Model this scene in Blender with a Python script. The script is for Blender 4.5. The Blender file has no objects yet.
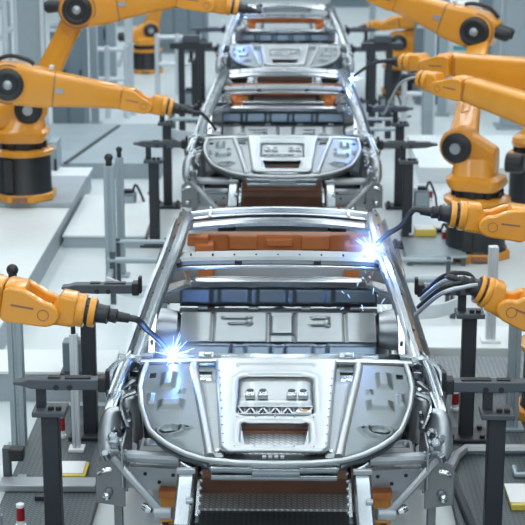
import bpy, bmesh, math, random
from mathutils import Vector as V, Matrix, Quaternion
random.seed(7)
SC = bpy.context.scene
COL = SC.collection
PI = math.pi

# ------------------------------------------------------------------ camera
FPX = 1600.0
PITCH = math.atan(434.5 / FPX)
YAW = math.atan(27.5 / FPX)
CAMP = V((0.0765, 0.0, 4.288))
cd = bpy.data.cameras.new('camera')
cam = bpy.data.objects.new('camera', cd)
COL.objects.link(cam)
cam.location = CAMP
cam.rotation_euler = (PI / 2 - PITCH, 0, YAW)
cd.sensor_width = 36.0
cd.lens = FPX / 525.0 * 36.0
cd.clip_end = 300
cd.dof.use_dof = True
cd.dof.focus_distance = 10.0
cd.dof.aperture_fstop = 3.4
SC.camera = cam
CROT = cam.rotation_euler.to_matrix()


def ray(x, y):
    return CROT @ V(((x - 262.5) / FPX, (262.5 - y) / FPX, -1.0))


def P(x, y, D):
    """point seen at image position x, y that stands D metres up the line"""
    d = ray(x, y)
    return CAMP + d * ((D - CAMP.y) / d.y)


def G(x, y, z=0.0):
    """point seen at image position x, y lying at height z"""
    d = ray(x, y)
    return CAMP + d * ((z - CAMP.z) / d.z)


# ------------------------------------------------------------------ materials
def mat(name, col, rough=0.5, metal=0.0, var=0.0, vscale=8.0, bump=0.0, bscale=60.0, coat=0.0, emit=None, es=0.0):
    m = bpy.data.materials.new(name)
    m.use_nodes = True
    nt = m.node_tree
    b = nt.nodes['Principled BSDF']
    b.inputs['Base Color'].default_value = (*col, 1)
    b.inputs['Roughness'].default_value = rough
    b.inputs['Metallic'].default_value = metal
    b.inputs['Coat Weight'].default_value = coat
    tc = nt.nodes.new('ShaderNodeTexCoord')
    if var > 0:
        n = nt.nodes.new('ShaderNodeTexNoise')
        n.inputs['Scale'].default_value = vscale
        n.inputs['Detail'].default_value = 5
        nt.links.new(tc.outputs['Object'], n.inputs['Vector'])
        r = nt.nodes.new('ShaderNodeValToRGB')
        lo = tuple(max(0, c * (1 - var)) for c in col)
        hi = tuple(min(1, c * (1 + var)) for c in col)
        r.color_ramp.elements[0].position = 0.3
        r.color_ramp.elements[1].position = 0.7
        r.color_ramp.elements[0].color = (*lo, 1)
        r.color_ramp.elements[1].color = (*hi, 1)
        nt.links.new(n.outputs['Fac'], r.inputs['Fac'])
        nt.links.new(r.outputs['Color'], b.inputs['Base Color'])
    if bump > 0:
        n2 = nt.nodes.new('ShaderNodeTexNoise')
        n2.inputs['Scale'].default_value = bscale
        n2.inputs['Detail'].default_value = 3
        nt.links.new(tc.outputs['Object'], n2.inputs['Vector'])
        bp = nt.nodes.new('ShaderNodeBump')
        bp.inputs['Strength'].default_value = bump
        bp.inputs['Distance'].default_value = 0.01
        nt.links.new(n2.outputs['Fac'], bp.inputs['Height'])
        nt.links.new(bp.outputs['Normal'], b.inputs['Normal'])
    if emit:
        b.inputs['Emission Color'].default_value = (*emit, 1)
        b.inputs['Emission Strength'].default_value = es
    return m


def tread_mat(name, dark, light, scale):
    """steel tread plate: rows of raised lozenges"""
    m = mat(name, dark, 0.45, 0.15)
    nt = m.node_tree
    b = nt.nodes['Principled BSDF']
    tc = nt.nodes.new('ShaderNodeTexCoord')
    mp = nt.nodes.new('ShaderNodeMapping')
    mp.inputs['Rotation'].default_value = (0, 0, PI / 4)
    mp.inputs['Scale'].default_value = (scale, scale, scale)
    nt.links.new(tc.outputs['Object'], mp.inputs['Vector'])
    br = nt.nodes.new('ShaderNodeTexBrick')
    br.inputs['Scale'].default_value = 1.0
    br.inputs['Mortar Size'].default_value = 0.16
    br.inputs['Brick Width'].default_value = 1.0
    br.inputs['Row Height'].default_value = 0.5
    br.inputs['Color1'].default_value = (*light, 1)
    br.inputs['Color2'].default_value = (*[c * 0.92 for c in light], 1)
    br.inputs['Mortar'].default_value = (*dark, 1)
    nt.links.new(mp.outputs['Vector'], br.inputs['Vector'])
    nt.links.new(br.outputs['Color'], b.inputs['Base Color'])
    bp = nt.nodes.new('ShaderNodeBump')
    bp.inputs['Strength'].default_value = 0.5
    bp.inputs['Distance'].default_value = 0.006
    bp.invert = True
    nt.links.new(br.outputs['Fac'], bp.inputs['Height'])
    nt.links.new(bp.outputs['Normal'], b.inputs['Normal'])
    return m


M = {
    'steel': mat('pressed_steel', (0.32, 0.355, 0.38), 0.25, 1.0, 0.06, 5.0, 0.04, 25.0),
    'hood': mat('hood_steel', (0.135, 0.16, 0.17), 0.33, 0.9, 0.04, 5.0),
    'blank': mat('pale_blank', (0.29, 0.315, 0.33), 0.38, 0.85, 0.05, 4.0),
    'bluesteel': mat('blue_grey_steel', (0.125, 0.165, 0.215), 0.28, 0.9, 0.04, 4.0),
    'plate': mat('dark_plate', (0.19, 0.205, 0.215), 0.42, 0.6, 0.08, 5.0),
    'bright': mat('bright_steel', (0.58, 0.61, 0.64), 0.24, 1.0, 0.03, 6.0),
    'panel': mat('satin_panel', (0.47, 0.50, 0.52), 0.34, 0.85, 0.02, 5.0),
    'dullsteel': mat('dull_steel', (0.42, 0.45, 0.48), 0.38, 1.0, 0.10, 9.0),
    'tube': mat('grey_tube', (0.40, 0.43, 0.46), 0.45, 0.6),
    'orange': mat('robot_orange', (0.71, 0.295, 0.024), 0.34, 0.0, 0.05, 3.0, 0.0, 1.0, 0.4),
    'orange2': mat('carrier_orange', (0.60, 0.185, 0.045), 0.5, 0.0, 0.12, 6.0),
    'brown': mat('carrier_brown', (0.27, 0.13, 0.085), 0.5, 0.1, 0.15, 6.0),
    'black': mat('black_cast', (0.018, 0.020, 0.024), 0.42, 0.0, 0.2, 6.0),
    'rubber': mat('black_rubber', (0.014, 0.015, 0.018), 0.5),
    'char': mat('charcoal_paint', (0.026, 0.031, 0.038), 0.48, 0.1, 0.12, 5.0),
    'char2': mat('slate_paint', (0.075, 0.088, 0.104), 0.45, 0.2, 0.10, 5.0),
    'alu': mat('aluminium_post', (0.33, 0.395, 0.435), 0.42, 0.35, 0.05, 4.0),
    'alulight': mat('light_aluminium', (0.62, 0.67, 0.71), 0.40, 0.3, 0.05, 4.0),
    'cab': mat('cabinet_grey', (0.17, 0.225, 0.26), 0.45, 0.1, 0.05, 3.0),
    'cabl': mat('pale_cabinet_grey', (0.33, 0.40, 0.44), 0.45, 0.1, 0.05, 3.0),
    'white': mat('white_paint', (0.80, 0.82, 0.84), 0.45, 0.0, 0.02, 5.0),
    'yellow': mat('yellow_paint', (0.72, 0.56, 0.09), 0.5),
    'red': mat('red_band', (0.30, 0.012, 0.02), 0.35),
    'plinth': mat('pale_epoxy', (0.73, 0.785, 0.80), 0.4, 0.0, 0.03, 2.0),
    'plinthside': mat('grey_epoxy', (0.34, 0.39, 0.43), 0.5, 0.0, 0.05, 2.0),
    'floor': mat('floor_epoxy', (0.62, 0.68, 0.70), 0.33, 0.0, 0.05, 0.8),
    'wall': mat('hall_wall', (0.22, 0.28, 0.32), 0.6, 0.0, 0.05, 0.6),
    'teal': mat('teal_print', (0.05, 0.32, 0.34), 0.5),
    'deck': tread_mat('deck_tread', (0.060, 0.078, 0.088), (0.14, 0.17, 0.185), 22.0),
    'deckl': tread_mat('pale_deck_tread', (0.16, 0.19, 0.21), (0.36, 0.40, 0.43), 20.0),
    'mesh': tread_mat('mesh_tread', (0.46, 0.51, 0.54), (0.90, 0.92, 0.93), 20.0),
    'spark': mat('spark', (0.3, 0.5, 1.0), 0.5, emit=(0.35, 0.58, 1.0), es=5.0),
    'arc': mat('welding_arc', (0.6, 0.8, 1.0), 0.5, emit=(0.62, 0.80, 1.0), es=34.0),
}


# ------------------------------------------------------------------ mesh builder
def rrect(w, h, r, n=3):
    r = min(r, w / 2 * 0.999, h / 2 * 0.999)
    out = []
    for cx, cy, a0 in ((w / 2 - r, h / 2 - r, 0), (-w / 2 + r, h / 2 - r, 90), (-w / 2 + r, -h / 2 + r, 180), (w / 2 - r, -h / 2 + r, 270)):
        for i in range(n + 1):
            a = math.radians(a0 + 90.0 * i / n)
            out.append((cx + r * math.cos(a), cy + r * math.sin(a)))
    return out


def frame(d, up=V((0, 0, 1))):
    d = d.normalized()
    if abs(d.dot(up)) > 0.98:
        up = V((0, 1, 0))
    s = d.cross(up).normalized()
    return d, s, s.cross(d).normalized()


class MB:
    def __init__(self):
        self.bm = bmesh.new()

    def face(self, vs):
        try:
            return self.bm.faces.new(vs)
        except ValueError:
            return None

    def loft(self, rings, cap=True, loop=False):
        vr = [[self.bm.verts.new(p) for p in r] for r in rings]
        n = len(vr[0])
        m = len(vr)
        for i in range(m if loop else m - 1):
            a, b = vr[i], vr[(i + 1) % m]
            for j in range(n):
                self.face((a[j], a[(j + 1) % n], b[(j + 1) % n], b[j]))
        if cap and not loop:
            self.face(list(reversed(vr[0])))
            self.face(vr[-1])
        return self

    def box(self, c, s, R=None):
        c = V(c)
        hx, hy, hz = s[0] / 2, s[1] / 2, s[2] / 2
        rings = []
        for z in (-hz, hz):
            r = []
            for x, y in ((-hx, -hy), (hx, -hy), (hx, hy), (-hx, hy)):
                p = V((x, y, z))
                if R:
                    p = R @ p
                r.append(c + p)
            rings.append(r)
        return self.loft(rings)

    def bar(self, p0, p1, w, h, up=V((0, 0, 1)), r=0.0, n=2):
        p0, p1 = V(p0), V(p1)
        d, s, u = frame(p1 - p0, up)
        pr = rrect(w, h, r, n) if r > 0 else [(w / 2, h / 2), (-w / 2, h / 2), (-w / 2, -h / 2), (w / 2, -h / 2)]
        return self.loft([[p + s * a + u * b for a, b in pr] for p in (p0, p1)])

    def cyl(self, p0, p1, r0, r1=None, n=24):
        p0, p1 = V(p0), V(p1)
        r1 = r0 if r1 is None else r1
        d, s, u = frame(p1 - p0)
        return self.loft([[p + (s * math.cos(2 * PI * i / n) + u * math.sin(2 * PI * i / n)) * r for i in range(n)] for p, r in ((p0, r0), (p1, r1))])

    def lathe(self, p0, d, prof, n=28):
        """prof: (distance along d, radius)"""
        p0 = V(p0)
        d, s, u = frame(V(d))
        return self.loft([[p0 + d * t + (s * math.cos(2 * PI * i / n) + u * math.sin(2 * PI * i / n)) * max(r, 1e-4) for i in range(n)] for t, r in prof])

    def tube(self, pts, r, n=8, smooth=0, closed=False):
        pts = [V(p) for p in pts]
        if smooth:
            pts = catmull(pts, smooth, closed)
        rs = r if isinstance(r, (list, tuple)) else [r] * len(pts)
        rings = []
        prev = None
        m = len(pts)
        for i, p in enumerate(pts):
            if closed:
                d = pts[(i + 1) % m] - pts[i - 1]
            else:
                d = pts[min(i + 1, m - 1)] - pts[max(i - 1, 0)]
            d.normalize()
            if prev is None:
                d, s, u = frame(d)
            else:
                u = (prev - d * prev.dot(d)).normalized()
                s = d.cross(u)
            prev = u
            rr = rs[min(int(i * len(rs) / m), len(rs) - 1)]
            rings.append([p + (s * math.cos(2 * PI * k / n) + u * math.sin(2 * PI * k / n)) * rr for k in range(n)])
        return self.loft(rings, True, closed)

    def sweep(self, path, prof, up=V((0, 0, 1)), smooth=0, scale=None):
        path = [V(p) for p in path]
        if smooth:
            path = catmull(path, smooth)
        rings = []
        m = len(path)
        for i, p in enumerate(path):
            d = (path[min(i + 1, m - 1)] - path[max(i - 1, 0)]).normalized()
            d, s, u = frame(d, up)
            k = 1.0 if scale is None else scale[0] + (scale[1] - scale[0]) * i / (m - 1)
            rings.append([p + s * a * k + u * b * k for a, b in prof])
        return self.loft(rings)

    def prism(self, poly, o, ax, ay, depth):
        o, ax, ay = V(o), V(ax), V(ay)
        az = ax.cross(ay).normalized()
        return self.loft([[o + ax * a + ay * b + az * t for a, b in poly] for t in (0, depth)])

    def sphere(self, c, r, n=12):
        prof = [(-r * math.cos(PI * i / n), r * math.sin(PI * i / n)) for i in range(n + 1)]
        return self.lathe(c, V((0, 0, 1)), prof, n * 2)

    def grid(self, fx, nu, nv, keep=None):
        vs = [[self.bm.verts.new(fx(i / nu, j / nv)) for i in range(nu + 1)] for j in range(nv + 1)]
        for j in range(nv):
            for i in range(nu):
                q = (vs[j][i], vs[j][i + 1], vs[j + 1][i + 1], vs[j + 1][i])
                if keep is None or keep((q[0].co + q[2].co) / 2):
                    self.face(q)
        return self

    def each(self, name, m, parent, bevel=0.0, **k):
        """every separate piece becomes a part of its own"""
        bm = self.bm
        bm.verts.index_update()
        seen = set()
        out = []
        for v0 in list(bm.verts):
            if v0 in seen:
                continue
            isl = [v0]
            seen.add(v0)
            for v in isl:
                for e in v.link_edges:
                    w = e.other_vert(v)
                    if w not in seen:
                        seen.add(w)
                        isl.append(w)
            nb = MB()
            mp = {v: nb.bm.verts.new(v.co) for v in isl}
            for f in {f for v in isl for f in v.link_faces}:
                nb.face([mp[v] for v in f.verts])
            out.append(nb.build(name, m, parent, bevel, **k))
        bm.free()
        return out

    def build(self, name, m, parent=None, bevel=0.0, seg=2, ang=35, solid=0.0, loc=None):
        bm = self.bm
        loose = [v for v in bm.verts if not v.link_faces]
        if loose:
            bmesh.ops.delete(bm, geom=loose, context='VERTS')
        bmesh.ops.recalc_face_normals(bm, faces=bm.faces)
        o0 = V((0, 0, 0)) if loc is None else V(loc)
        if parent is not None:
            o0 = worg(parent)
        for v in bm.verts:
            v.co -= o0
        me = bpy.data.meshes.new(name)
        bm.to_mesh(me)
        bm.free()
        for p in me.polygons:
            p.use_smooth = True
        me.set_sharp_from_angle(angle=math.radians(ang))
        me.materials.append(M[m] if isinstance(m, str) else m)
        o = bpy.data.objects.new(name, me)
        COL.objects.link(o)
        if parent is not None:
            o.parent = parent
        else:
            o.location = o0
        if solid > 0:
            md = o.modifiers.new('Solidify', 'SOLIDIFY')
            md.thickness = solid
            md.offset = -1
        if bevel > 0:
            md = o.modifiers.new('Bevel', 'BEVEL')
            md.width = bevel
            md.segments = seg
            md.limit_method = 'ANGLE'
            md.angle_limit = math.radians(40)
        return o


def worg(o):
    p = V(o.location)
    while o.parent:
        o = o.parent
        p += V(o.location)
    return p


def catmull(pts, k, closed=False):
    out = []
    m = len(pts)
    for i in range(m if closed else m - 1):
        if closed:
            a, b, c, d = pts[i - 1], pts[i], pts[(i + 1) % m], pts[(i + 2) % m]
        else:
            a, b, c, d = pts[max(i - 1, 0)], pts[i], pts[i + 1], pts[min(i + 2, m - 1)]
        for j in range(k):
            t = j / k
            out.append(0.5 * ((2 * b) + (c - a) * t + (2 * a - 5 * b + 4 * c - d) * t * t + (3 * b - a - 3 * c + d) * t ** 3))
    if not closed:
        out.append(pts[-1])
    return out


def thing(name, label, cat, loc=(0, 0, 0), group=None):
    o = bpy.data.objects.new(name, None)
    COL.objects.link(o)
    o.empty_display_size = 0.2
    o.location = loc
    o['label'] = label
    o['category'] = cat
    if group:
        o['group'] = group
    return o


def tag(o, label, cat, group=None, kind=None):
    o['label'] = label
    o['category'] = cat
    if group:
        o['group'] = group
    if kind:
        o['kind'] = kind
    return o


def struct(o):
    o['kind'] = 'structure'
    return o


def dup(root, loc, label):
    def cp(o, par):
        c = o.copy()
        COL.objects.link(c)
        if par:
            c.parent = par
        for ch in [k for k in kids if k.parent == o]:
            cp(ch, c)
        return c
    kids = list(root.children_recursive)
    r = cp(root, None)
    r.location = loc
    r['label'] = label
    return r


D1 = 8.155                                  # the nearest hood's front edge, metres up the line
PER = 7.47                                  # one station

# ------------------------------------------------------------------ the setting
mb = MB(); mb.box((0, 24, -0.05), (36, 70, 0.1)); struct(mb.build('floor', 'floor'))
mb = MB()
mb.box((0, 48.2, 4.0), (36, 0.3, 8.0))
for k in range(-9, 10):
    mb.box((k * 1.9, 48.0, 4.0), (0.10, 0.12, 8.0))
struct(mb.build('wall_back', 'wall'))


def platform(name, x0, x1, y0, y1, z0, z1, m, label, cat='platform', bevel=0.01):
    mb = MB(); mb.box(((x0 + x1) / 2, (y0 + y1) / 2, (z0 + z1) / 2), (x1 - x0, y1 - y0, z1 - z0))
    o = mb.build(name, m, None, bevel, loc=((x0 + x1) / 2, (y0 + y1) / 2, z0))
    return tag(o, label, cat)


# centre conveyor bed
t = thing('conveyor', 'long steel conveyor bed with tread plate top running under the car bodies', 'conveyor', (0, 20, 0))
for k in range(5):
    y0 = 2.07 + PER * k
    mb = MB(); mb.box((0, y0 + PER * 0.31, 0.03), (1.02, PER * 0.62 - 0.01, 0.06)); mb.build('bed_plate', 'mesh', t)
    mb = MB(); mb.box((0, y0 + PER * 0.81, 0.03), (1.02, PER * 0.38 - 0.01, 0.06)); mb.build('bed_plate', 'deckl', t)
for sx in (-1, 1):
    mb = MB(); mb.box((sx * 0.535, 22, 0.045), (0.05, 36, 0.09)); mb.build('side_rail', 'char2', t, 0.006)
# tread plate decks either side of the line
t = thing('walkway_deck', 'dark tread plate walkway on the left with a raised channel bar across it', 'platform', (-1.48, 8, 0))
mb = MB(); mb.box((-1.48, 8.6, 0.03), (0.62, 5.6, 0.06)); mb.build('deck_plate', 'deck', t)
mb = MB(); a = G(0, 482, 0.1); b = G(97, 482, 0.1)
mb.box(((a.x + b.x) / 2, a.y, 0.085), (b.x - a.x, 0.15, 0.05)); mb.build('channel_bar', 'tube', t, 0.008)
mb = MB(); mb.box(G(43, 497, 0.075), (0.10, 0.06, 0.03)); mb.build('slot_plate', 'char', t, 0.004)
t = thing('walkway_deck', 'dark tread plate deck on the right around the near black post', 'platform', (2.0, 10, 0))
mb = MB(); mb.box((2.35, 9.2, 0.03), (2.4, 6.7, 0.06)); mb.build('deck_plate', 'deck', t)
a = G(468, 448, 0.10)
mb = MB(); mb.tube([G(446, 478, 0.10), G(456, 456, 0.10), G(466, 449, 0.10), G(530, 449, 0.10), G(600, 449, 0.10)], 0.035, 8); mb.build('kerb_bar', 'tube', t)
mb = MB(); mb.tube([G(452, 474, 0.08), G(462, 500, 0.08), G(474, 530, 0.08)], 0.03, 8); mb.build('kerb_bar', 'char2', t)
mb = MB(); mb.tube([G(514, 467, 0.1), G(516, 475, 0.08), G(530, 475, 0.08)], 0.022, 8); mb.build('handle', 'alu', t)
# pale strips at the back of right deck
platform('step_platform', 1.15, 3.5, 12.62, 13.22, 0, 0.14, 'plinth', 'low white step behind the right tread plate deck')
platform('floor_plate', 1.15, 3.6, 11.75, 12.55, 0.06, 0.09, 'deckl', 'pale tread plate strip in front of the low white step', 'plate')
# left white plinths
t = thing('robot_plinth', 'long white plinth along the left side under the robot with the raised arm', 'plinth', (-3.4, 15, 0))
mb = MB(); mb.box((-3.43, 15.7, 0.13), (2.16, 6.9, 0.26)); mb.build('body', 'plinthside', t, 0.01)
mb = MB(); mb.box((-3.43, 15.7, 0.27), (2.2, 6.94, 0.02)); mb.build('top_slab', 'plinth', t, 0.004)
t = thing('step_platform', 'white topped block with grey front crossing the floor behind the thin pale post', 'platform', (-2.0, 11.95, 0))
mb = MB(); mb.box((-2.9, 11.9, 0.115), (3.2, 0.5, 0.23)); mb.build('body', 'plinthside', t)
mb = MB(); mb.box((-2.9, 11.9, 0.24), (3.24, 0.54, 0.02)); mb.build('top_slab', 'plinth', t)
t = thing('step_platform', 'low white block standing across the floor beside the left plinth', 'platform', (-1.9, 17, 0))
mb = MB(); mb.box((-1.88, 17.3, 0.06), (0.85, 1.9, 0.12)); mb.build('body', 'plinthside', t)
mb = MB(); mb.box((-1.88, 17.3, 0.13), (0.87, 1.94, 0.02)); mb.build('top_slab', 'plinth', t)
t = thing('step_platform', 'grey low slab with a dark groove in front of the left cabinets', 'platform', (-2.9, 20, 0))
mb = MB(); mb.box((-2.75, 21.2, 0.10), (2.4, 2.8, 0.20)); mb.build('body', 'cabl', t)
mb = MB(); mb.bar((-2.75, 19.78, 0.205), (-2.35, 22.4, 0.205), 0.05, 0.02); mb.build('groove', 'char', t)
platform('robot_base_block', -2.85 - 0.55, -2.85 + 0.55, 17.0, 18.4, 0.28, 0.34, 'plinthside', 'grey steel base slab under the left robot with the black pedestal', 'plate')

# ------------------------------------------------------------------ car bodies
HL = 1.27
YT = [(0, 0), (0.2, 0.010), (0.385, 0.045), (0.50, 0.115), (0.59, 0.205), (0.66, 0.30), (0.72, 0.41), (0.79, 0.70), (0.82, 0.95)]


def yfront(x):
    x = abs(x)
    for (a, b), (c, d) in zip(YT, YT[1:]):
        if x <= c:
            t = (x - a) / (c - a)
            return b + (d - b) * t
    return YT[-1][1]


def hz(x, y):
    q = max(0.0, min(1.2, y / HL))
    return 0.945 + 0.155 * q ** 0.8 - 0.03 * (x / 0.84) ** 2


def sbox(x, y, cx, cy, hx, hy, soft):
    d = max(abs(x - cx) - hx, abs(y - cy) - hy)
    return max(0.0, min(1.0, 0.5 - d / soft))


def inrr(x, y, x0, x1, y0, y1, r):
    cx, cy = (x0 + x1) / 2, (y0 + y1) / 2
    dx = abs(x - cx) - (x1 - x0) / 2 + r
    dy = abs(y - cy) - (y1 - y0) / 2 + r
    return math.hypot(max(dx, 0), max(dy, 0)) + min(max(dx, dy), 0) <= r


def ridge_x(y):
    return 0.345 + 0.165 * max(0, min(1, y / 1.2))


def mirror_pair(fn, name, m, parent, split=False, **k):
    for s in (-1, 1):
        mb = MB()
        fn(mb, s)
        (mb.each if split else mb.build)(name, m, parent, **k)


def make_car():
    root = thing('car_body', 'bare silver car body nearest the camera with two blue welding arcs', 'car body', (0, 0, 0), 'bare car bodies on the line')
    # hood ------------------------------------------------------------
    mb = MB()

    def hp(u, v):
        x = (u * 2 - 1) * 0.818
        yf = yfront(x)
        y = yf + (HL - yf) * v
        z = hz(x, y) - 0.012
        d = abs(x) - ridge_x(y)
        if d < 0.01:
            z -= 0.020
        ax = abs(x)
        z += 0.022 * sbox(ax, y, 0.655, 1.04, 0.035, 0.10, 0.03)
        z += 0.024 * sbox(ax, y, 0.615, 0.70, 0.065, 0.055, 0.03)
        z += 0.018 * sbox(ax, y, 0.745, 0.80, 0.010, 0.06, 0.03)
        z += 0.012 * sbox(ax, y, 0.56, 0.88, 0.012, 0.03, 0.02)
        rr = math.hypot((ax - 0.60) / 1.3, y - 0.37)
        z += 0.020 * math.exp(-((rr - 0.055) / 0.016) ** 2)
        rr = math.hypot(ax - 0.51, y - 0.40)
        z += 0.012 * math.exp(-((rr - 0.022) / 0.010) ** 2)
        # front lip rolls down
        e = (y - yf)
        z -= 0.05 * math.exp(-(e / 0.03))
        return V((x, y, z))

    def hk(c):
        ax, y = abs(c.x), c.y
        if ax < 0.275 and 0.13 < y < 1.12:
            return False
        if 0.395 < ax < ridge_x(y) - 0.02 and 1.03 < y < 1.19:
            return False
        if inrr(ax, y, 0.735, 0.775, 1.08, 1.15, 0.01):
            return False
        if math.hypot((ax - 0.60) / 1.3, y - 0.37) < 0.042 and y < 0.375:
            return False
        if math.hypot(ax - 0.51, y - 0.40) < 0.014:
            return False
        return True
    mb.grid(hp, 240, 150, hk)
    hood = mb.build('hood_panel', 'hood', root, solid=0.006, ang=60)
    for s in (-1, 1):
        mb = MB()
        pts = []
        for i in range(16):
            y = 0.075 + (1.255 - 0.075) * i / 15
            x = s * ridge_x(y)
            pts.append(V((x, y, hz(x, y) - 0.012)))
        mb.sweep(pts, [(-0.030, -0.012), (0.030, -0.006), (0.018, 0.016), (0.006, 0.022), (-0.006, 0.022), (-0.018, 0.016)])
        mb.build('hood_brace', 'panel', root, ang=50)
        mb = MB()
        mb.grid(lambda u, v: V((s * (0.28 + (ridge_x(0.08 + 0.94 * v) - 0.02 - 0.28) * u), 0.08 + 0.94 * v, hz(0.3, 0.08 + 0.94 * v) - 0.020)), 4, 20)
        mb.build('side_channel', 'blank', root, solid=0.004)
    # rolled rim round the hood
    rim = []
    N = 60
    for i in range(N + 1):
        a = -1 + 2 * i / N
        x = 0.822 * math.sin(a * PI / 2)
        rim.append(V((x, yfront(x) - 0.004, hz(x, yfront(x)) - 0.012)))
    rim = [V((-0.805, HL, hz(0.82, HL)))] + [V((-0.818, 1.1, hz(0.83, 1.1)))] + rim + [V((0.818, 1.1, hz(0.83, 1.1)))] + [V((0.805, HL, hz(0.82, HL)))]
    mb = MB(); mb.tube(rim, 0.0155, 10); mb.build('hood_rim', 'panel', root)
    # centre panel ----------------------------------------------------

    def cp(u, v):
        y = 0.095 + (1.255 - 0.095) * v
        w = 0.302 + (0.378 - 0.302) * v
        if y < 0.155:
            w -= 0.06 * (1 - math.sqrt(max(0, 1 - ((0.155 - y) / 0.06) ** 2)))
        x = (u * 2 - 1) * w
        z = hz(x, y) + 0.020
        # raised lips round the openings
        for (x0, x1, y0, y1, r) in ((-0.222, 0.222, 0.495, 1.035, 0.07), (-0.19, 0.19, 0.165, 0.425, 0.04)):
            cx, cy = (x0 + x1) / 2, (y0 + y1) / 2
            dx = abs(x - cx) - (x1 - x0) / 2 + r
            dy = abs(y - cy) - (y1 - y0) / 2 + r
            d = math.hypot(max(dx, 0), max(dy, 0)) + min(max(dx, dy), 0) - r
            z -= 0.022 * math.exp(-max(d, 0) / 0.012)
        z -= 0.014 * sbox(x, y, 0, 1.165, 0.235, 0.022, 0.02)
        # edge turned down
        ed = min(w - abs(x), y - 0.095)
        z -= 0.026 * math.exp(-ed / 0.006)
        return V((x, y, z))

    def ck(c):
        x, y = c.x, c.y
        if inrr(x, y, -0.222, 0.222, 0.495, 1.035, 0.07):
            return False
        q = 0.165 + 0.03 * (y - 0.165) / 0.26
        if inrr(x, y, -q, q, 0.165, 0.425, 0.035):
            return False
        return True
    mb = MB(); mb.grid(cp, 150, 230, ck)
    # rows of little screws
    for i in range(10):
        v = 0.06 + 0.088 * i
        for s in (-1, 1):
            y = 0.095 + 1.16 * v
            x = s * (0.302 + 0.076 * v - 0.022)
            z = hz(x, y) + 0.020
            mb.cyl((x, y, z - 0.004), (x, y, z + 0.004), 0.007, 0.006, 8)
    for x in (-0.22, -0.11, 0, 0.11, 0.22):
        z = hz(x, 0.46) + 0.020
        mb.cyl((x, 0.46, z - 0.004), (x, 0.46, z + 0.004), 0.006, 0.005, 8)
        z = hz(x, 0.125) + 0.020
        mb.cyl((x, 0.125, z - 0.004), (x, 0.125, z + 0.004), 0.007, 0.006, 8)
    cpan = mb.build('center_panel', 'panel', root, solid=0.005, ang=50)
    # recess under the upper opening
    mb = MB()
    mb.grid(lambda u, v: V(((u * 2 - 1) * 0.25, 0.65 + 0.43 * v, hz(0, 0.65 + 0.43 * v) - 0.012)), 4, 4)
    mb.box((0, 0.65, hz(0, 0.65) - 0.02), (0.50, 0.012, 0.02))
    tray = mb.build('recess_tray', 'panel', cpan, solid=0.004)
    for x in (-0.150, -0.075, 0.095, 0.165):
        mb = MB()
        z = hz(0, 0.83) - 0.002
        mb.box((x, 0.76, z), (0.060, 0.05, 0.03))
        mb.box((x, 0.815, z - 0.002), (0.05, 0.065, 0.016))
        mb.build('bracket', 'bright', cpan, 0.005)
        mb = MB(); mb.cyl((x, 0.832, z + 0.002), (x, 0.832, z + 0.010), 0.020, 0.020, 12); mb.build('socket', 'rubber', cpan)
    mb = MB()
    y0, y1 = 0.515, 0.635
    zz = hz(0, 0.58) - 0.012
    for i in range(12):
        x0 = -0.215 + 0.036 * i
        mb.bar((x0, y0 if i % 2 else y1, zz), (x0 + 0.036, y1 if i % 2 else y0, zz), 0.012, 0.02)
        mb.bar((x0, y0, zz - 0.01), (x0, y1, zz - 0.01), 0.006, 0.02)
    mb.bar((-0.225, y1, zz), (0.225, y1, zz), 0.012, 0.03)
    mb.bar((-0.225, y0, zz), (0.225, y0, zz), 0.012, 0.03)
    mb.build('truss_grille', 'dullsteel', cpan)
    mb = MB(); mb.box((0.165, 0.545, zz + 0.015), (0.09, 0.035, 0.012)); mb.build('tag_plate', 'alulight', cpan, 0.003)
    mb = MB(); mb.box((0.165, 0.548, zz + 0.023), (0.04, 0.016, 0.006)); mb.build('tag_mark', 'orange', cpan)
    # mesh shelf and dark trough low under the openings
    mb = MB(); mb.grid(lambda u, v: V(((u * 2 - 1) * 0.30, 0.14 + 0.34 * v, 0.915 + 0.005 * v)), 2, 2); mb.build('mesh_shelf', 'mesh', root, solid=0.006)
    mb = MB(); mb.grid(lambda u, v: V(((u * 2 - 1) * 0.34, 0.485 + 0.25 * v, 0.905)), 2, 2); mb.build('engine_tray', 'brown', root, solid=0.006)
    mb = MB(); mb.box((0, 0.495, 0.918), (0.5, 0.02, 0.02)); mb.box((0, 0.56, 0.915), (0.5, 0.02, 0.02)); mb.each('tray_rib', 'brown', root)
    # pocket ledges beside the centre panel
    def pocket(mb, s):
        mb.box((s * 0.44, 1.045, hz(0.45, 1.05) - 0.03), (0.10, 0.06, 0.02))
        mb.box((s * 0.45, 1.19, hz(0.45, 1.2) - 0.09), (0.13, 0.16, 0.02))
        mb.cyl((s * 0.44, 1.04, hz(0.45, 1.05) - 0.02), (s * 0.44, 1.04, hz(0.45, 1.05) - 0.012), 0.016)
        x = s * 0.44
        mb.bar((x - s * 0.055, 0.55, hz(x, 0.55) - 0.025), (x + s * 0.03, 0.55, hz(x, 0.55) - 0.025), 0.012, 0.02)
        mb.cyl((s * 0.315, 0.14, hz(0.3, 0.14) - 0.03), (s * 0.315, 0.14, hz(0.3, 0.14) - 0.008), 0.020, 0.014, 12)
    mirror_pair(pocket, 'pocket_ledge', 'bright', root, True, bevel=0.004)
    # name plate holes at hood nose
    mb = MB()
    for i in range(4):
        x = -0.055 + 0.033 * i
        mb.box((x, 0.042, hz(x, 0.04) + 0.001), (0.022, 0.022, 0.014))
    mb.each('nose_clip', 'tube', root, 0.003)
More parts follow.
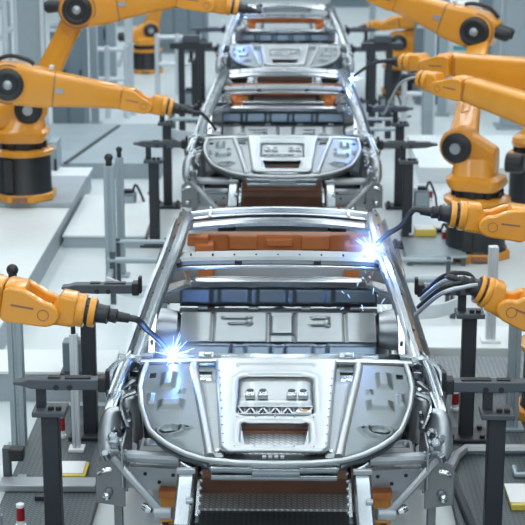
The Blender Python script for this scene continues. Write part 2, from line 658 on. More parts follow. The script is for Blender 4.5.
    # stacked cross members under the nose
    for y, z, h, xs in ((0.015, 0.897, 0.034, ((-0.345, -0.122), (0.142, 0.345))), (0.0, 0.886, 0.05, ((-0.12, 0.14),)), (0.01, 0.853, 0.034, ((-0.345, -0.122), (-0.12, 0.14), (0.142, 0.345)))):
        for x0, x1 in xs:
            mb = MB(); mb.bar((x0, y, z), (x1, y, z), 0.05, h, r=0.01)
            mb.build('cross_member', 'steel', root)
    # front longitudinal rails
    for s in (-1, 1):
        x = s * 0.485
        mb = MB()
        prof = [(-0.050, -0.05), (0.050, -0.05), (0.050, 0.04), (0.035, 0.052), (-0.035, 0.052), (-0.050, 0.04)]
        mb.sweep([(x - s * 0.01, 0.40, 0.885), (x, 0.20, 0.855), (x, 0.02, 0.80), (x + s * 0.004, -0.16, 0.725), (x + s * 0.008, -0.28, 0.66)], prof, smooth=4)
        r = mb.build('front_rail', 'steel', root, 0.004)
        mb = MB(); mb.box((x + s * 0.008, -0.285, 0.645), (0.125, 0.03, 0.10), Matrix.Rotation(0.5, 3, 'X')); mb.build('end_flange', 'steel', r, 0.006)
        mb = MB(); mb.box((x, 0.04, 0.872), (0.105, 0.03, 0.03)); mb.box((x + 0.03, -0.16, 0.782), (0.04, 0.04, 0.02)); mb.each('lug', 'dullsteel', r, bevel=0.004)
        mb = MB(); mb.bar((x - s * 0.070, -0.20, 0.69), (x - s * 0.070, 0.24, 0.87), 0.022, 0.06); mb.build('side_strip', 'steel', r, 0.004)
        mb = MB()
        for q in range(7):
            mb.sphere((x - s * 0.08, -0.18 + 0.055 * q, 0.725 + 0.022 * q), 0.011, 6)
        for dx in (-0.03, 0.03):
            mb.cyl((x + dx, -0.302, 0.63), (x + dx, -0.312, 0.625), 0.014, 0.014, 10)
        mb.each('bolt', 'tube', r)
    # fender aprons -----------------------------------------------------
    def apron(mb, s):
        top = catmull([V(p) for p in ((0.90, 1.52, 1.12), (0.975, 1.25, 1.09), (1.00, 0.98, 1.05), (1.012, 0.80, 1.01), (1.015, 0.64, 0.95))], 6)
        rows = []
        for p in top:
            rows.append([V((s * (p.x - 0.085), p.y + 0.03, p.z - 0.01)), V((s * (p.x - 0.05), p.y + 0.02, p.z + 0.012)), V((s * (p.x - 0.012), p.y, p.z + 0.008)),
                         V((s * p.x, p.y - 0.005, p.z - 0.02)), V((s * (p.x - 0.006), p.y + 0.0, p.z - 0.09)), V((s * (p.x - 0.03), p.y + 0.03, p.z - 0.20))])
        n = len(rows)
        mb.grid(lambda u, v: rows[min(n - 1, int(round(v * (n - 1))))][int(round(u * 5))], 5, n - 1)
    mirror_pair(apron, 'fender_apron', 'steel', root, solid=0.006, ang=50)

    def ffront(mb, s):
        out = catmull([V(q) for q in ((0.915, 0.62, 1.03), (0.975, 0.60, 1.03), (1.015, 0.58, 0.98), (1.03, 0.55, 0.89), (1.025, 0.52, 0.80), (0.99, 0.49, 0.745), (0.93, 0.47, 0.73))], 4)
        inn = catmull([V(q) for q in ((0.895, 0.64, 0.99), (0.90, 0.62, 0.98), (0.90, 0.60, 0.94), (0.90, 0.57, 0.87), (0.895, 0.54, 0.80), (0.885, 0.51, 0.775), (0.87, 0.49, 0.765))], 4)
        n = len(out) - 1

        def f(u, v):
            a, b = out[round(v * n)], inn[round(v * n)]
            p = a.lerp(b, u)
            return V((s * p.x, p.y - 0.03 * math.sin(PI * u), p.z))
        mb.grid(f, 6, n)
    mirror_pair(ffront, 'fender_front', 'dullsteel', root, solid=0.006, ang=60)

    def wheelhouse(mb, s):
        # domed strut tower
        mb.lathe((s * 0.905, 0.98, 0.70), (0, 0, 1), [(0, 0.10), (0.22, 0.085), (0.27, 0.070), (0.285, 0.050), (0.28, 0.03), (0.285, 0.0)], 24)
        # inner wall plates
        mb.box((s * 0.872, 0.62, 0.76), (0.012, 0.52, 0.26))
        mb.box((s * 0.90, 0.45, 0.70), (0.10, 0.012, 0.26))
        mb.bar((s * 0.86, 0.75, 0.88), (s * 0.97, 0.52, 0.84), 0.03, 0.05)
        mb.bar((s * 0.87, 1.14, 1.0), (s * 0.98, 0.95, 0.98), 0.03, 0.03)
    mirror_pair(wheelhouse, 'wheelhouse', 'dullsteel', root, True, bevel=0.004)

    def clutter(mb, s):
        rnd = random.Random(5)
        for k in range(20):
            y = rnd.uniform(0.35, 1.25)
            x = s * rnd.uniform(0.875, 0.965)
            z = 0.83 + 0.20 * y / 1.25 + rnd.uniform(-0.10, 0.03)
            if k % 2:
                mb.box((x, y, z), (rnd.uniform(0.03, 0.06), rnd.uniform(0.03, 0.08), rnd.uniform(0.015, 0.05)), Matrix.Rotation(rnd.uniform(-0.6, 0.6), 3, 'Z'))
            else:
                mb.cyl((x, y, z), (x + rnd.uniform(-0.02, 0.02), y - 0.03, z + rnd.uniform(0.02, 0.05)), rnd.uniform(0.012, 0.024), None, 12)
    mirror_pair(clutter, 'hinge_bracket', 'steel', root, True, bevel=0.004)

    def loop(mb, s):
        mb.tube([(s * 0.85, 1.33, 1.08), (s * 0.93, 1.30, 1.085), (s * 1.005, 1.18, 1.07), (s * 1.02, 1.05, 1.02), (s * 1.0, 0.98, 0.93)], 0.028, 10, 4)
        mb.tube([(s * 0.84, 0.90, 1.02), (s * 0.93, 0.86, 0.985), (s * 0.90, 0.72, 0.93), (s * 0.86, 0.60, 0.90)], 0.016, 8, 4)
        mb.tube([(s * 0.93, 0.90, 1.02), (s * 0.955, 0.7, 0.96), (s * 0.92, 0.5, 0.86), (s * 0.86, 0.42, 0.78)], 0.014, 8, 4)
    mirror_pair(loop, 'fender_tube', 'steel', root, True)

    def lowtube(mb, s):
        mb.tube([(s * 0.97, 0.50, 0.745), (s * 0.86, 0.46, 0.785), (s * 0.66, 0.42, 0.795), (s * 0.45, 0.40, 0.795)], 0.036, 10, 4)
        mb.tube([(s * 0.93, 0.42, 0.79), (s * 0.80, 0.34, 0.67), (s * 0.64, 0.24, 0.53)], 0.024, 8)
        mb.lathe((s * 0.63, 0.24, 0.53), (s * -0.5, -0.1, 0.05), [(-0.05, 0.035), (0.05, 0.035), (0.06, 0.02)], 14)
    mirror_pair(lowtube, 'bumper_tube', 'tube', root, True)

    def lowplate(mb, s):
        poly = [(-0.085, 0.10), (-0.06, 0.125), (0.045, 0.125), (0.085, 0.085), (0.08, -0.13), (-0.085, -0.155), (-0.085, -0.05)]
        if s > 0:
            poly = [(-a, b) for a, b in poly]
            poly = [(-a, b) for a, b in poly]
        mb.prism([(a * s, b) for a, b in poly], (s * 0.945, 0.40, 0.66), (1, 0, 0), (0, 0.1, 1), 0.014)
        mb.cyl((s * 0.955, 0.40, 0.60), (s * 0.955, 0.36, 0.60), 0.030, 0.022, 14)
        mb.box((s * 1.025, 0.46, 0.62), (0.014, 0.14, 0.20))
        mb.box((s * 0.91, 0.46, 0.44), (0.05, 0.05, 0.24))
    mirror_pair(lowplate, 'end_plate', 'plate', root, True, bevel=0.004)
    def knuckle(mb, s):
        mb.sphere((s * 0.965, 0.345, 0.585), 0.026, 8)
        mb.tube([(s * 0.94, 0.37, 0.74), (s * 0.985, 0.36, 0.735), (s * 1.01, 0.38, 0.71)], 0.014, 8, 3)
        mb.lathe((s * 0.70, 0.28, 0.53), (s * 1, 0.4, 0.3), [(0, 0.02), (0.03, 0.03), (0.06, 0.02)], 12)
    mirror_pair(knuckle, 'knuckle', 'bright', root, True)
    # cowl -----------------------------------------------------------------
    def bow(x0, x1, y, z, dy, dz, n=16):
        return [V((x0 + (x1 - x0) * i / n, y + dy * (1 - (2 * i / n - 1) ** 2), z + dz * (1 - (2 * i / n - 1) ** 2))) for i in range(n + 1)]
    mb = MB(); mb.sweep(bow(-0.85, 0.85, 1.33, 1.068, -0.03, 0.022), [(-0.028, -0.012), (0.028, -0.012), (0.028, 0.004), (0.012, 0.012), (-0.012, 0.012), (-0.028, 0.004)])
    mb.build('cowl', 'panel', root)
    for x in (-0.44, 0.44):
        mb = MB(); mb.box((x, 1.36, 1.095), (0.10, 0.09, 0.028)); mb.box((x + 0.01, 1.335, 1.112), (0.05, 0.03, 0.02))
        mb.cyl((x + 0.09, 1.35, 1.085), (x + 0.20, 1.35, 1.088), 0.018, None, 12)
        mb.each('cowl_clip', 'steel', root, 0.004)
    mb = MB(); mb.grid(lambda u, v: V(((u * 2 - 1) * 0.86, 1.46 + 0.12 * v, 1.08 - 0.62 * v)), 2, 2); mb.build('firewall', 'steel', root, solid=0.008)
    # floor pan
    mb = MB(); mb.grid(lambda u, v: V(((u * 2 - 1) * 0.86, 1.5 + 2.8 * v, 0.44 + 0.10 * math.exp(-(((u * 2 - 1) * 0.86) / 0.13) ** 2))), 40, 4); mb.build('floor_pan', 'dullsteel', root, solid=0.008)
    # greenhouse -------------------------------------------------------------
    prof = [(-0.058, -0.020), (-0.058, -0.008), (-0.046, 0.004), (-0.028, 0.006), (-0.022, 0.034), (0.018, 0.038), (0.030, 0.012), (0.046, 0.008), (0.056, -0.006), (0.060, -0.03)]
    path = [(0.905, 1.30, 1.05), (0.872, 1.52, 1.135), (0.80, 2.05, 1.32), (0.745, 2.45, 1.425), (0.722, 2.85, 1.468), (0.715, 3.35, 1.475), (0.725, 3.75, 1.43), (0.775, 4.10, 1.26), (0.83, 4.35, 1.02)]
    for s in (-1, 1):
        mb = MB(); mb.sweep([(s * x, y, z) for x, y, z in path], [(a * -s, b) for a, b in prof], V((s * 0.5, -0.1, 1)), 6)
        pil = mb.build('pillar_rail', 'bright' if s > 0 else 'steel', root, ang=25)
        mb = MB()
        pp = catmull([V((s * x, y, z)) for x, y, z in path], 6)
        for i in range(3, 40, 4):
            p = pp[i]
            mb.cyl(p + V((s * 0.004, 0, 0.030)), p + V((s * 0.010, -0.003, 0.044)), 0.010, 0.010, 8)
        mb.each('rail_hole', 'char', pil)
        # outer flange bands beside the pillar
        mb = MB(); mb.sweep([(s * (x + 0.072), y + 0.05, z - 0.06) for x, y, z in path[:7]], [(-0.012, -0.03), (0.012, -0.03), (0.018, 0.02), (-0.004, 0.03)], V((s * 0.5, -0.1, 1)), 6)
        mb.build('rain_channel', 'dullsteel', root, ang=25)
        # quarter window triangle at the pillar foot
        mb = MB()
        mb.tube([(s * 0.86, 1.62, 1.16), (s * 0.905, 1.80, 1.10), (s * 0.935, 1.92, 1.00)], 0.020, 8)
        mb.tube([(s * 0.93, 1.36, 1.055), (s * 0.94, 1.65, 1.03), (s * 0.94, 1.92, 1.00)], 0.024, 8)
        mb.each('quarter_frame', 'steel', root)
        mb = MB()
        mb.sweep([(s * 0.80, 1.78, 1.235), (s * 0.795, 1.58, 1.165), (s * 0.785, 1.38, 1.098)], [(-0.022, -0.012), (0.022, -0.012), (0.022, 0.012), (-0.022, 0.012)], V((0, -0.4, 1)))
        ft = mb.build('pillar_foot', 'bright', root, 0.005)
        mb = MB(); mb.bar((s * 0.775, 1.37, 1.095), (s * 0.90, 1.35, 1.085), 0.05, 0.024); mb.build('foot_web', 'steel', ft, 0.005)
        mb = MB(); mb.cyl((s * 0.79, 1.48, 1.142), (s * 0.79, 1.476, 1.158), 0.011, 0.011, 10); mb.build('rail_hole', 'char', ft)
        # hinge pillar, B pillar, rocker
        mb = MB(); mb.sweep([(s * 0.925, 1.36, 1.08), (s * 0.95, 1.42, 0.85), (s * 0.955, 1.46, 0.48)], [(-0.07, -0.05), (0.07, -0.05), (0.07, 0.05), (-0.07, 0.05)], V((0, 1, 0))); mb.build('hinge_pillar', 'steel', root, 0.012)
        mb = MB(); mb.sweep([(s * 0.755, 2.78, 1.44), (s * 0.84, 2.76, 1.20), (s * 0.92, 2.74, 0.95), (s * 0.95, 2.72, 0.48)], [(-0.055, -0.035), (0.055, -0.035), (0.055, 0.035), (-0.055, 0.035)], V((s, 0, 0.2)), 4, (0.8, 1.4)); mb.build('center_pillar', 'steel', root, 0.01)
        mb = MB(); mb.bar((s * 0.955, 1.38, 0.43), (s * 0.955, 4.0, 0.43), 0.13, 0.16, r=0.03); mb.build('rocker', 'steel', root)
        # rear quarter panel
        mb = MB()
        q = [(3.55, 0.45), (3.55, 0.86), (3.62, 1.0), (4.30, 1.02), (4.42, 0.95), (4.45, 0.6), (4.30, 0.50), (4.2, 0.72), (3.98, 0.80), (3.78, 0.72), (3.68, 0.5)]
        mb.prism([(a, b) for a, b in q], (s * 0.965, 0, 0), (0, 1, 0), (0, 0, 1), -0.05 * s); mb.build('quarter_panel', 'steel', root, 0.01)
        # inner seat belt gusset
        mb = MB()
        c0 = V((s * 0.70, 2.72, 1.33))
        mb.loft([[c0, c0 + V((0, 0.03, 0)), c0 + V((0, 0.03, -0.02)), c0 + V((0, 0, -0.02))],
                 [V((s * 0.62, 2.66, 1.20)), V((s * 0.62, 2.80, 1.20)), V((s * 0.62, 2.80, 1.17)), V((s * 0.62, 2.66, 1.17))],
                 [V((s * 0.80, 2.60, 1.15)), V((s * 0.80, 2.78, 1.15)), V((s * 0.80, 2.78, 1.11)), V((s * 0.80, 2.60, 1.11))]])
        mb.build('gusset', 'bright', root, 0.01)
        # inner wheel arch beside the bulkhead
        mb = MB(); mb.lathe((s * 0.74, 2.98, 0.76), (s, 0, 0), [(-0.06, 0.0), (-0.05, 0.08), (-0.01, 0.13), (0.08, 0.15), (0.20, 0.15)], 24); mb.build('inner_arch', 'dullsteel', root)
    # windscreen header
    mb = MB()
    hp_ = [(-0.12, 0.0), (-0.115, 0.018), (0.06, 0.022), (0.075, 0.006), (0.095, 0.006), (0.095, -0.02), (0.06, -0.025), (-0.10, -0.012)]
    mb.sweep(bow(-0.72, 0.72, 2.54, 1.405, -0.03, 0.025), hp_)
    hd = mb.build('windshield_header', 'blank', root, ang=25)
    mb = MB(); mb.sweep(bow(-0.70, 0.70, 2.44, 1.372, -0.03, 0.025), [(-0.03, -0.014), (0.03, -0.014), (0.03, 0.010), (-0.03, 0.010)]); mb.build('header_lip', 'bright', hd, 0.004)
    mb = MB()
    for i in range(9):
        x = -0.6 + 0.15 * i
        mb.cyl((x, 2.50, 1.44), (x, 2.50, 1.456), 0.007, 0.007, 8)
    for x in (-0.27, 0.27):
        mb.box((x, 2.418, 1.417), (0.05, 0.04, 0.03))
    for x in (-0.68, 0.68):
        mb.cyl((x, 2.42, 1.40), (x, 2.40, 1.43), 0.022, 0.022, 12)
    mb.each('clip', 'rubber', hd, 0.002)
    # lower dash beam behind the header
    mb = MB(); mb.sweep(bow(-0.64, 0.64, 3.08, 1.085, -0.02, 0.012), [(-0.05, -0.03), (0.05, -0.03), (0.05, 0.02), (0.03, 0.03), (-0.05, 0.03)])
    mb.build('bulkhead_beam', 'bright', root, 0.006)
    # rear headers
    mb = MB(); mb.sweep(bow(-0.715, 0.715, 3.52, 1.395, 0.0, 0.045), [(-0.07, -0.02), (0.07, -0.02), (0.07, 0.005), (0.03, 0.022), (-0.05, 0.018)]); mb.build('roof_bow', 'bright', root, ang=25)
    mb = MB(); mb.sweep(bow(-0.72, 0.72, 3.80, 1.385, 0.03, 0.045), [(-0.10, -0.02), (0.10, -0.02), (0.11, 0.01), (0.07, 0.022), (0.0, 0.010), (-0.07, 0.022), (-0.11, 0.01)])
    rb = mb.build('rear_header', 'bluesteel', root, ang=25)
    for y in (3.70, 3.905):
        mb = MB(); mb.tube(bow(-0.72, 0.72, y, 1.402, 0.03, 0.045), 0.011, 8); mb.build('header_lip', 'bright', rb)
    mb = MB()
    for x in (-0.53, 0.53):
        mb.box((x, 3.80, 1.432), (0.025, 0.20, 0.02))
    mb.each('header_rib', 'bright', rb, 0.004)
    # bulkhead: blue grey upper panel, pale sloping lower panel, lip
    mb = MB()

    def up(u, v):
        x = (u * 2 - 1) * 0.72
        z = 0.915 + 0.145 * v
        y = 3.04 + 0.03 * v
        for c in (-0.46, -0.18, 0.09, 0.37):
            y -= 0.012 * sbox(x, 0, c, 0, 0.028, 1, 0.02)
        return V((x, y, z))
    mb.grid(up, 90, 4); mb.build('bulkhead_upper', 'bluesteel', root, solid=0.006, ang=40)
    mb = MB()

    def lowp(u, v):
        x = (u * 2 - 1) * 0.70
        y, z = 2.66 + 0.27 * v, 0.765 + 0.135 * v
        b = 0.0
        for c in (-0.47, -0.07, 0.12, 0.48):
            b += sbox(x, 0, c, 0, 0.012, 1, 0.02)
        b -= 0.9 * sbox(x, v, -0.30, 0.80, 0.10, 0.03, 0.03) + 0.9 * sbox(x, v, -0.21, 0.68, 0.012, 0.14, 0.03)
        b -= 0.9 * sbox(x, v, -0.27, 0.60, 0.08, 0.02, 0.03)
        b -= 0.9 * sbox(x, v, 0.30, 0.80, 0.06, 0.03, 0.03) + 0.9 * sbox(x, v, 0.35, 0.62, 0.012, 0.12, 0.03) + 0.9 * sbox(x, v, 0.29, 0.55, 0.06, 0.02, 0.03)
        b -= 1.2 * (sbox(x, v, 0.03, 0.55, 0.08, 0.30, 0.03))
        return V((x, y + 0.012 * b, z - 0.012 * b))
    mb.grid(lowp, 150, 48); mb.build('bulkhead_lower', 'blank', root, solid=0.006, ang=40)
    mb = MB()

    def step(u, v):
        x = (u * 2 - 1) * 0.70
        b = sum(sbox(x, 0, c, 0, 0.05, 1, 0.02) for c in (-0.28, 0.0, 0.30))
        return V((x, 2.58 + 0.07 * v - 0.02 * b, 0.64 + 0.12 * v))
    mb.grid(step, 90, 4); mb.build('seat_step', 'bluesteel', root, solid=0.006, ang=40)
    mb = MB()
    for x in (-0.55, -0.18, 0.2, 0.56):
        mb.box((x, 2.99, 0.915), (0.07, 0.05, 0.02))
    mb.each('seat_bracket', 'dullsteel', root, 0.004)
    mb = MB(); mb.grid(lambda u, v: V(((u * 2 - 1) * 0.72, 2.93 + 0.12 * v, 0.90)), 2, 2); mb.build('seat_shelf', 'char2', root, solid=0.006)
    # rear parcel floor and tail panel
    mb = MB(); mb.grid(lambda u, v: V(((u * 2 - 1) * 0.90, 3.12 + 1.3 * v, 0.92 - 0.03 * v)), 2, 2); mb.build('parcel_shelf', 'char2', root, solid=0.008)
    mb = MB(); mb.box((0, 4.43, 0.75), (1.86, 0.05, 0.40)); mb.build('tail_panel', 'steel', root, 0.01)
    return root


def make_carrier():
    t = thing('carrier_skid', 'orange brown skid frame under the nearest car body', 'carrier', (0, 0, 0), 'carrier skids under the car bodies')
    mb = MB(); mb.box((0, 0.67, 0.612), (0.98, 0.10, 0.066)); mb.build('front_beam', 'brown', t, 0.008)
    mb = MB(); mb.box((0, 0.86, 0.651), (0.98, 0.46, 0.012)); mb.build('beam_cover', 'orange2', t, 0.004)
    mb = MB(); mb.box((0, 0.98, 0.46), (0.98, 0.04, 0.30)); mb.build('front_bulkhead', 'brown', t, 0.006)
    mb = MB(); mb.box((0, 0.84, 0.335), (0.94, 0.24, 0.02)); mb.build('tread_plate', 'mesh', t, 0.004)
    mb = MB(); mb.box((0, 0.30, 0.325), (0.94, 0.83, 0.02)); mb.build('tread_plate', 'deck', t, 0.004)
    for y in (0.0, 0.6):
        mb = MB(); mb.box((0, y, 0.19), (0.7, 0.08, 0.25)); mb.build('table_leg', 'char2', t, 0.006)
    for s in (-1, 1):
        mb = MB(); mb.bar((s * 0.50, 0.75, 0.61), (s * 0.50, 2.3, 0.34), 0.06, 0.06); mb.build('strut', 'brown', t, 0.006)
    for y in (2.4, 3.95):
        mb = MB(); mb.box((0, y, 0.30), (1.05, 0.12, 0.14)); mb.build('cross_beam', 'brown', t, 0.008)
    for s in (-1, 1):
        mb = MB(); mb.box((s * 0.585, 2.60, 0.30), (0.07, 3.3, 0.13)); mb.build('side_beam', 'brown', t, 0.01)
        mb = MB()
        mb.prism([(0, 0.0), (0.16, 0.0), (0.24, 0.06), (0.16, 0.10), (0.14, 0.18), (0.02, 0.20), (-0.20, 0.20), (-0.20, 0.0)], (s * 0.62 + 0.075, 0.92, 0.22), (0, -1, 0), (0, 0, 1), 0.15)
        h = mb.build('front_hook', 'orange', t, 0.012)
        mb = MB(); mb.bar((s * 0.56, 0.80, 0.43), (s * 0.70, 0.80, 0.43), 0.16, 0.05); mb.build('hook_cap', 'orange2', h, 0.008)
        mb = MB()
        for dx in (-0.04, 0.03):
            mb.cyl((s * 0.62 + dx, 0.74, 0.26), (s * 0.62 + dx, 0.71, 0.26), 0.022, 0.022, 10)
        mb.box((s * 0.60, 0.84, 0.19), (0.16, 0.10, 0.07))
        mb.each('bolt', 'rubber', h)
        # perforated outrigger plate
        mb = MB(); mb.bar((s * 0.48, 0.80, 0.50), (s * 1.0, 0.86, 0.50), 0.05, 0.14)
        ou = mb.build('outrigger', 'tube', t, 0.005)
        mb = MB()
        for k in range(6):
            x = s * (0.53 + 0.085 * k)
            y = 0.80 + 0.06 * (abs(x) - 0.48) / 0.52 - 0.026
            mb.cyl((x, y + 0.004, 0.50 + (0.03 if k % 2 else -0.02)), (x, y - 0.003, 0.50 + (0.03 if k % 2 else -0.02)), 0.012, 0.012, 10)
        mb.each('hole', 'rubber', ou)
        for y in (1.25, 2.3, 3.9):
            mb = MB(); mb.cyl((s * 0.44, y, 0.155), (s * 0.53, y, 0.155), 0.09, 0.09, 24); mb.build('wheel', 'rubber', t)
            mb = MB(); mb.box((s * 0.53, y, 0.21), (0.02, 0.12, 0.14)); mb.build('wheel_fork', 'char2', t)
        # upright for the rear lifting frame
        mb = MB(); mb.bar((s * 0.56, 4.05, 0.36), (s * 0.56, 4.05, 1.10), 0.09, 0.09); mb.build('upright', 'orange2', t, 0.008)
        mb = MB()
        mb.box((s * 0.57, 3.76, 1.16), (0.14, 0.30, 0.14))
        mb.box((s * 0.62, 3.68, 1.25), (0.16, 0.10, 0.08))
        mb.box((s * 0.55, 3.50, 1.06), (0.11, 0.24, 0.14))
        mb.cyl((s * 0.60, 3.50, 1.12), (s * 0.60, 3.44, 1.16), 0.04, 0.04, 14)
        mb.build('lift_bracket', 'orange2', t, 0.012)
    mb = MB()
    mb.bar((-0.60, 3.84, 1.20), (0.60, 3.84, 1.20), 0.12, 0.13)
    for x in (-0.28, 0.0, 0.28):
        mb.box((x, 3.775, 1.21), (0.22 if x else 0.20, 0.06, 0.11 if x else 0.06))
    mb.build('lift_beam', 'orange2', t, 0.01)
    return t


car = make_car()
car.location = (0, D1, 0)
skid = make_carrier()
skid.location = (0, D1, 0)
dup(car, (0, D1 + PER, 0), 'bare silver car body second in the line, behind the nearest one')
dup(car, (0, D1 + 2 * PER, 0), 'bare silver car body farthest up the line at the top')
dup(skid, (0, D1 + PER, 0), 'orange brown skid frame under the second car body in the line')
dup(skid, (0, D1 + 2 * PER, 0), 'orange brown skid frame under the farthest car body')


# ------------------------------------------------------------------ robots
def robot(label, base, S, E, W, Gp, T, k=1.0, bend=None, torch='torch', hose=False, face=None, rear=True):
    """base foot, shoulder, elbow, wrist joint, tool flange, tool tip: all points in the hall"""
    base, S, E, W, Gp, T = V(base), V(S), V(E), V(W), V(Gp), V(T)
    t = thing('welding_robot', label, 'robot arm', base, 'orange welding robots')
    e = V((W.x - base.x, W.y - base.y, 0)).normalized()
    side = V((e.y, -e.x, 0))
    if side.y > 0:
        side = -side
    if face:
        side = V((face[0], face[1], 0)).normalized()
        q = V((side.y, -side.x, 0))
        e = q if q.dot(e) > 0 else -q
    Z = V((0, 0, 1))
    bz = base.z
    H = S.z - bz                                   # shoulder height above the foot
    z1, z2, z3 = bz + 0.09 * k, bz + H * 0.50, bz + H * 0.57
    mb = MB()
    n = 8
    ring = [(0.37 * k * (1.0 if i % 2 else 0.90)) for i in range(16)]
    poly = [(math.cos(2 * PI * i / 16) * ring[i], math.sin(2 * PI * i / 16) * ring[i]) for i in range(16)]
    mb.prism(poly, base, (1, 0, 0), (0, 1, 0), 0.085 * k)
    fp = mb.build('base_plate', 'orange', t, 0.012)
    mb = MB(); mb.box(base + V((0.0, -0.345 * k, 0.045 * k)), (0.16 * k, 0.06, 0.05 * k)); mb.build('plate_slot', 'brown', fp, 0.004)
    mb = MB(); mb.lathe(V((base.x, base.y, z1 - 0.01)), Z, [(0, 0.325 * k), (0.03, 0.31 * k), (z2 - z1 - 0.02, 0.305 * k), (z2 - z1 + 0.01, 0.29 * k)], 16)
    mb.box((base.x - 0.12 * k, base.y - 0.29 * k, (z1 + z2) / 2), (0.10 * k, 0.06 * k, (z2 - z1) * 0.9))
    mb.build('pedestal', 'black', t, 0.006, ang=25)
    mb = MB(); mb.lathe(V((base.x, base.y, z2)), Z, [(0, 0.33 * k), (0.02, 0.345 * k), (0.05, 0.345 * k), (z3 - z2, 0.30 * k)], 32); mb.build('base_flange', 'orange', t)
    mb = MB(); mb.lathe(V((base.x, base.y, z3 - 0.01)), Z, [(0, 0.24 * k), (0.09, 0.24 * k)], 24)
    for i in range(10):
        a = 2 * PI * i / 10
        mb.box((base.x + math.cos(a) * 0.24 * k, base.y + math.sin(a) * 0.24 * k, z3 + 0.03), (0.06, 0.06, 0.07), Matrix.Rotation(a, 3, 'Z'))
    mb.build('bearing', 'black', t, 0.004)
    z4 = z3 + 0.075
    # turntable casting
    mb = MB()
    rings = []
    for z, w, d, off in ((z4, 0.50, 0.50, 0), (z4 + 0.05, 0.56, 0.52, 0.0), (z4 + 0.11, 0.56, 0.50, 0.02), (z4 + 0.14, 0.46, 0.36, 0.03), (max(S.z - 0.10, z4 + 0.16), 0.40, 0.20, 0.05)):
        c = V((base.x, base.y, z)) + e * off * k
        rings.append([c + e * a + side * b for a, b in rrect(w * k, d * k, 0.12 * k, 4)])
    mb.loft(rings)
    mb.build('turntable', 'orange', t, 0.012)
    # shoulder casting that reaches from turntable to the shoulder joint
    mb = MB()
    mb.lathe(S - side * 0.20 * k, side, [(0, 0.12 * k), (0.02 * k, 0.19 * k), (0.26 * k, 0.20 * k), (0.30 * k, 0.17 * k)], 28)
    back = S - e * 0.40 * k - Z * 0.13 * k
    for off in (0.02,):
        rings = []
        for p, r in ((S + e * 0.02, 0.19 * k), (S * 0.5 + back * 0.5, 0.19 * k), (back, 0.14 * k)):
            rings.append([p + side * a + Z * b for a, b in rrect(0.19 * k, 2 * r, 0.07 * k, 4)])
        mb.loft(rings)
    mb.build('shoulder', 'orange', t, 0.015)
    mb = MB(); mb.lathe(S + side * 0.09 * k, side, [(0, 0.155 * k), (0.05 * k, 0.155 * k), (0.07 * k, 0.12 * k)], 24)
    sm = mb.build('shoulder_motor', 'black', t)
    mb = MB(); mb.lathe(S + side * 0.155 * k, side, [(0, 0.06 * k), (0.03 * k, 0.055 * k)], 18); mb.build('motor_hub', 'tube', sm)
    mb = MB(); mb.lathe(back - e * 0.10 * k, -e, [(0, 0.10 * k), (0.16 * k, 0.10 * k), (0.19 * k, 0.07 * k)], 18); mb.build('rear_motor', 'black', t)
    # lower arm
    d, _s, _u = frame(E - S)
    wv = d.cross(side).normalized()
    L = (E - S).length
    mb = MB()
    rings = []
    for q, w, th in ((-0.05, 0.30, 0.16), (0.06, 0.32, 0.19), (0.3, 0.27, 0.17), (0.7, 0.24, 0.16), (0.95, 0.27, 0.18), (1.04, 0.24, 0.16)):
        c = S + d * (q * L) - side * 0.07 * k
        rings.append([c + wv * a + side * b for a, b in rrect(w * k, th * k, 0.05 * k, 3)])
    mb.loft(rings)
    la = mb.build('lower_arm', 'orange', t, 0.012)
    mb = MB()
    c0, c1 = S + d * 0.28 * L + side * 0.018 * k, S + d * 0.74 * L + side * 0.014 * k
    mb.bar(c0, c1, 0.10 * k, 0.012, side, 0.004); mb.build('arm_panel', 'orange', la, 0.004)
    # forearm
    d, _s, _u = frame(W - E)
    L = (W - E).length
    fu = d.cross(side).normalized()
    if fu.z < 0:
        fu = -fu
    mb = MB()
    mb.lathe(E - side * 0.17 * k, side, [(0, 0.13 * k), (0.03 * k, 0.205 * k), (0.31 * k, 0.215 * k), (0.34 * k, 0.19 * k)], 32)
    rings = []
    for q, w, h, off in ((-0.20 * k / L, 0.24, 0.26, 0.02), (-0.10 * k / L, 0.32, 0.38, 0.01), (0.10 * k / L, 0.34, 0.42, 0.0), (0.30, 0.32, 0.385, -0.01), (0.45, 0.29, 0.335, -0.005), (0.72, 0.25, 0.28, 0.0), (0.97, 0.22, 0.24, 0.0), (1.0, 0.20, 0.22, 0.0)):
        c = E + d * (q * L) + fu * off * k
        rings.append([c + fu * a + side * b for a, b in rrect(h * k, w * k, 0.045 * k, 3)])
    mb.loft(rings)
    fa = mb.build('forearm', 'orange', t, 0.008)
    mb = MB()
    for q, w, h in ((0.40, 0.307, 0.357), (0.99, 0.213, 0.233)):
        c = E + d * (q * L) - fu * 0.006 * k
        mb.loft([[c + d * o + fu * a + side * b for a, b in rrect(h * k, w * k, 0.05 * k, 3)] for o in (-0.006, 0.006)])
    mb.each('seam', 'brown', fa)
    mb = MB(); c = E + d * (0.45 * L) + side * 0.150 * k
    mb.bar(c - d * 0.04 * k, c + d * 0.04 * k, 0.05 * k, 0.012, side); mb.build('name_plate', 'tube', fa)
    mb = MB(); mb.lathe(E + side * 0.155 * k, side, [(0, 0.205 * k), (0.012 * k, 0.205 * k)], 32); mb.build('cap_ring', 'brown', fa)
    mb = MB(); mb.lathe(E + side * 0.165 * k, side, [(0, 0.165 * k), (0.05 * k, 0.160 * k), (0.065 * k, 0.13 * k), (0.06 * k, 0.10 * k), (0.045 * k, 0.09 * k)], 32)
    cap = mb.build('joint_cap', 'black', t)
    mb = MB(); mb.lathe(E + side * 0.205 * k, side, [(0, 0.05 * k), (0.02 * k, 0.045 * k), (0.03 * k, 0.03 * k), (0.035 * k, 0.02 * k)], 20); mb.build('cap_hub', 'tube', cap)
    # rear motors and the hose along the top
    mb = MB()
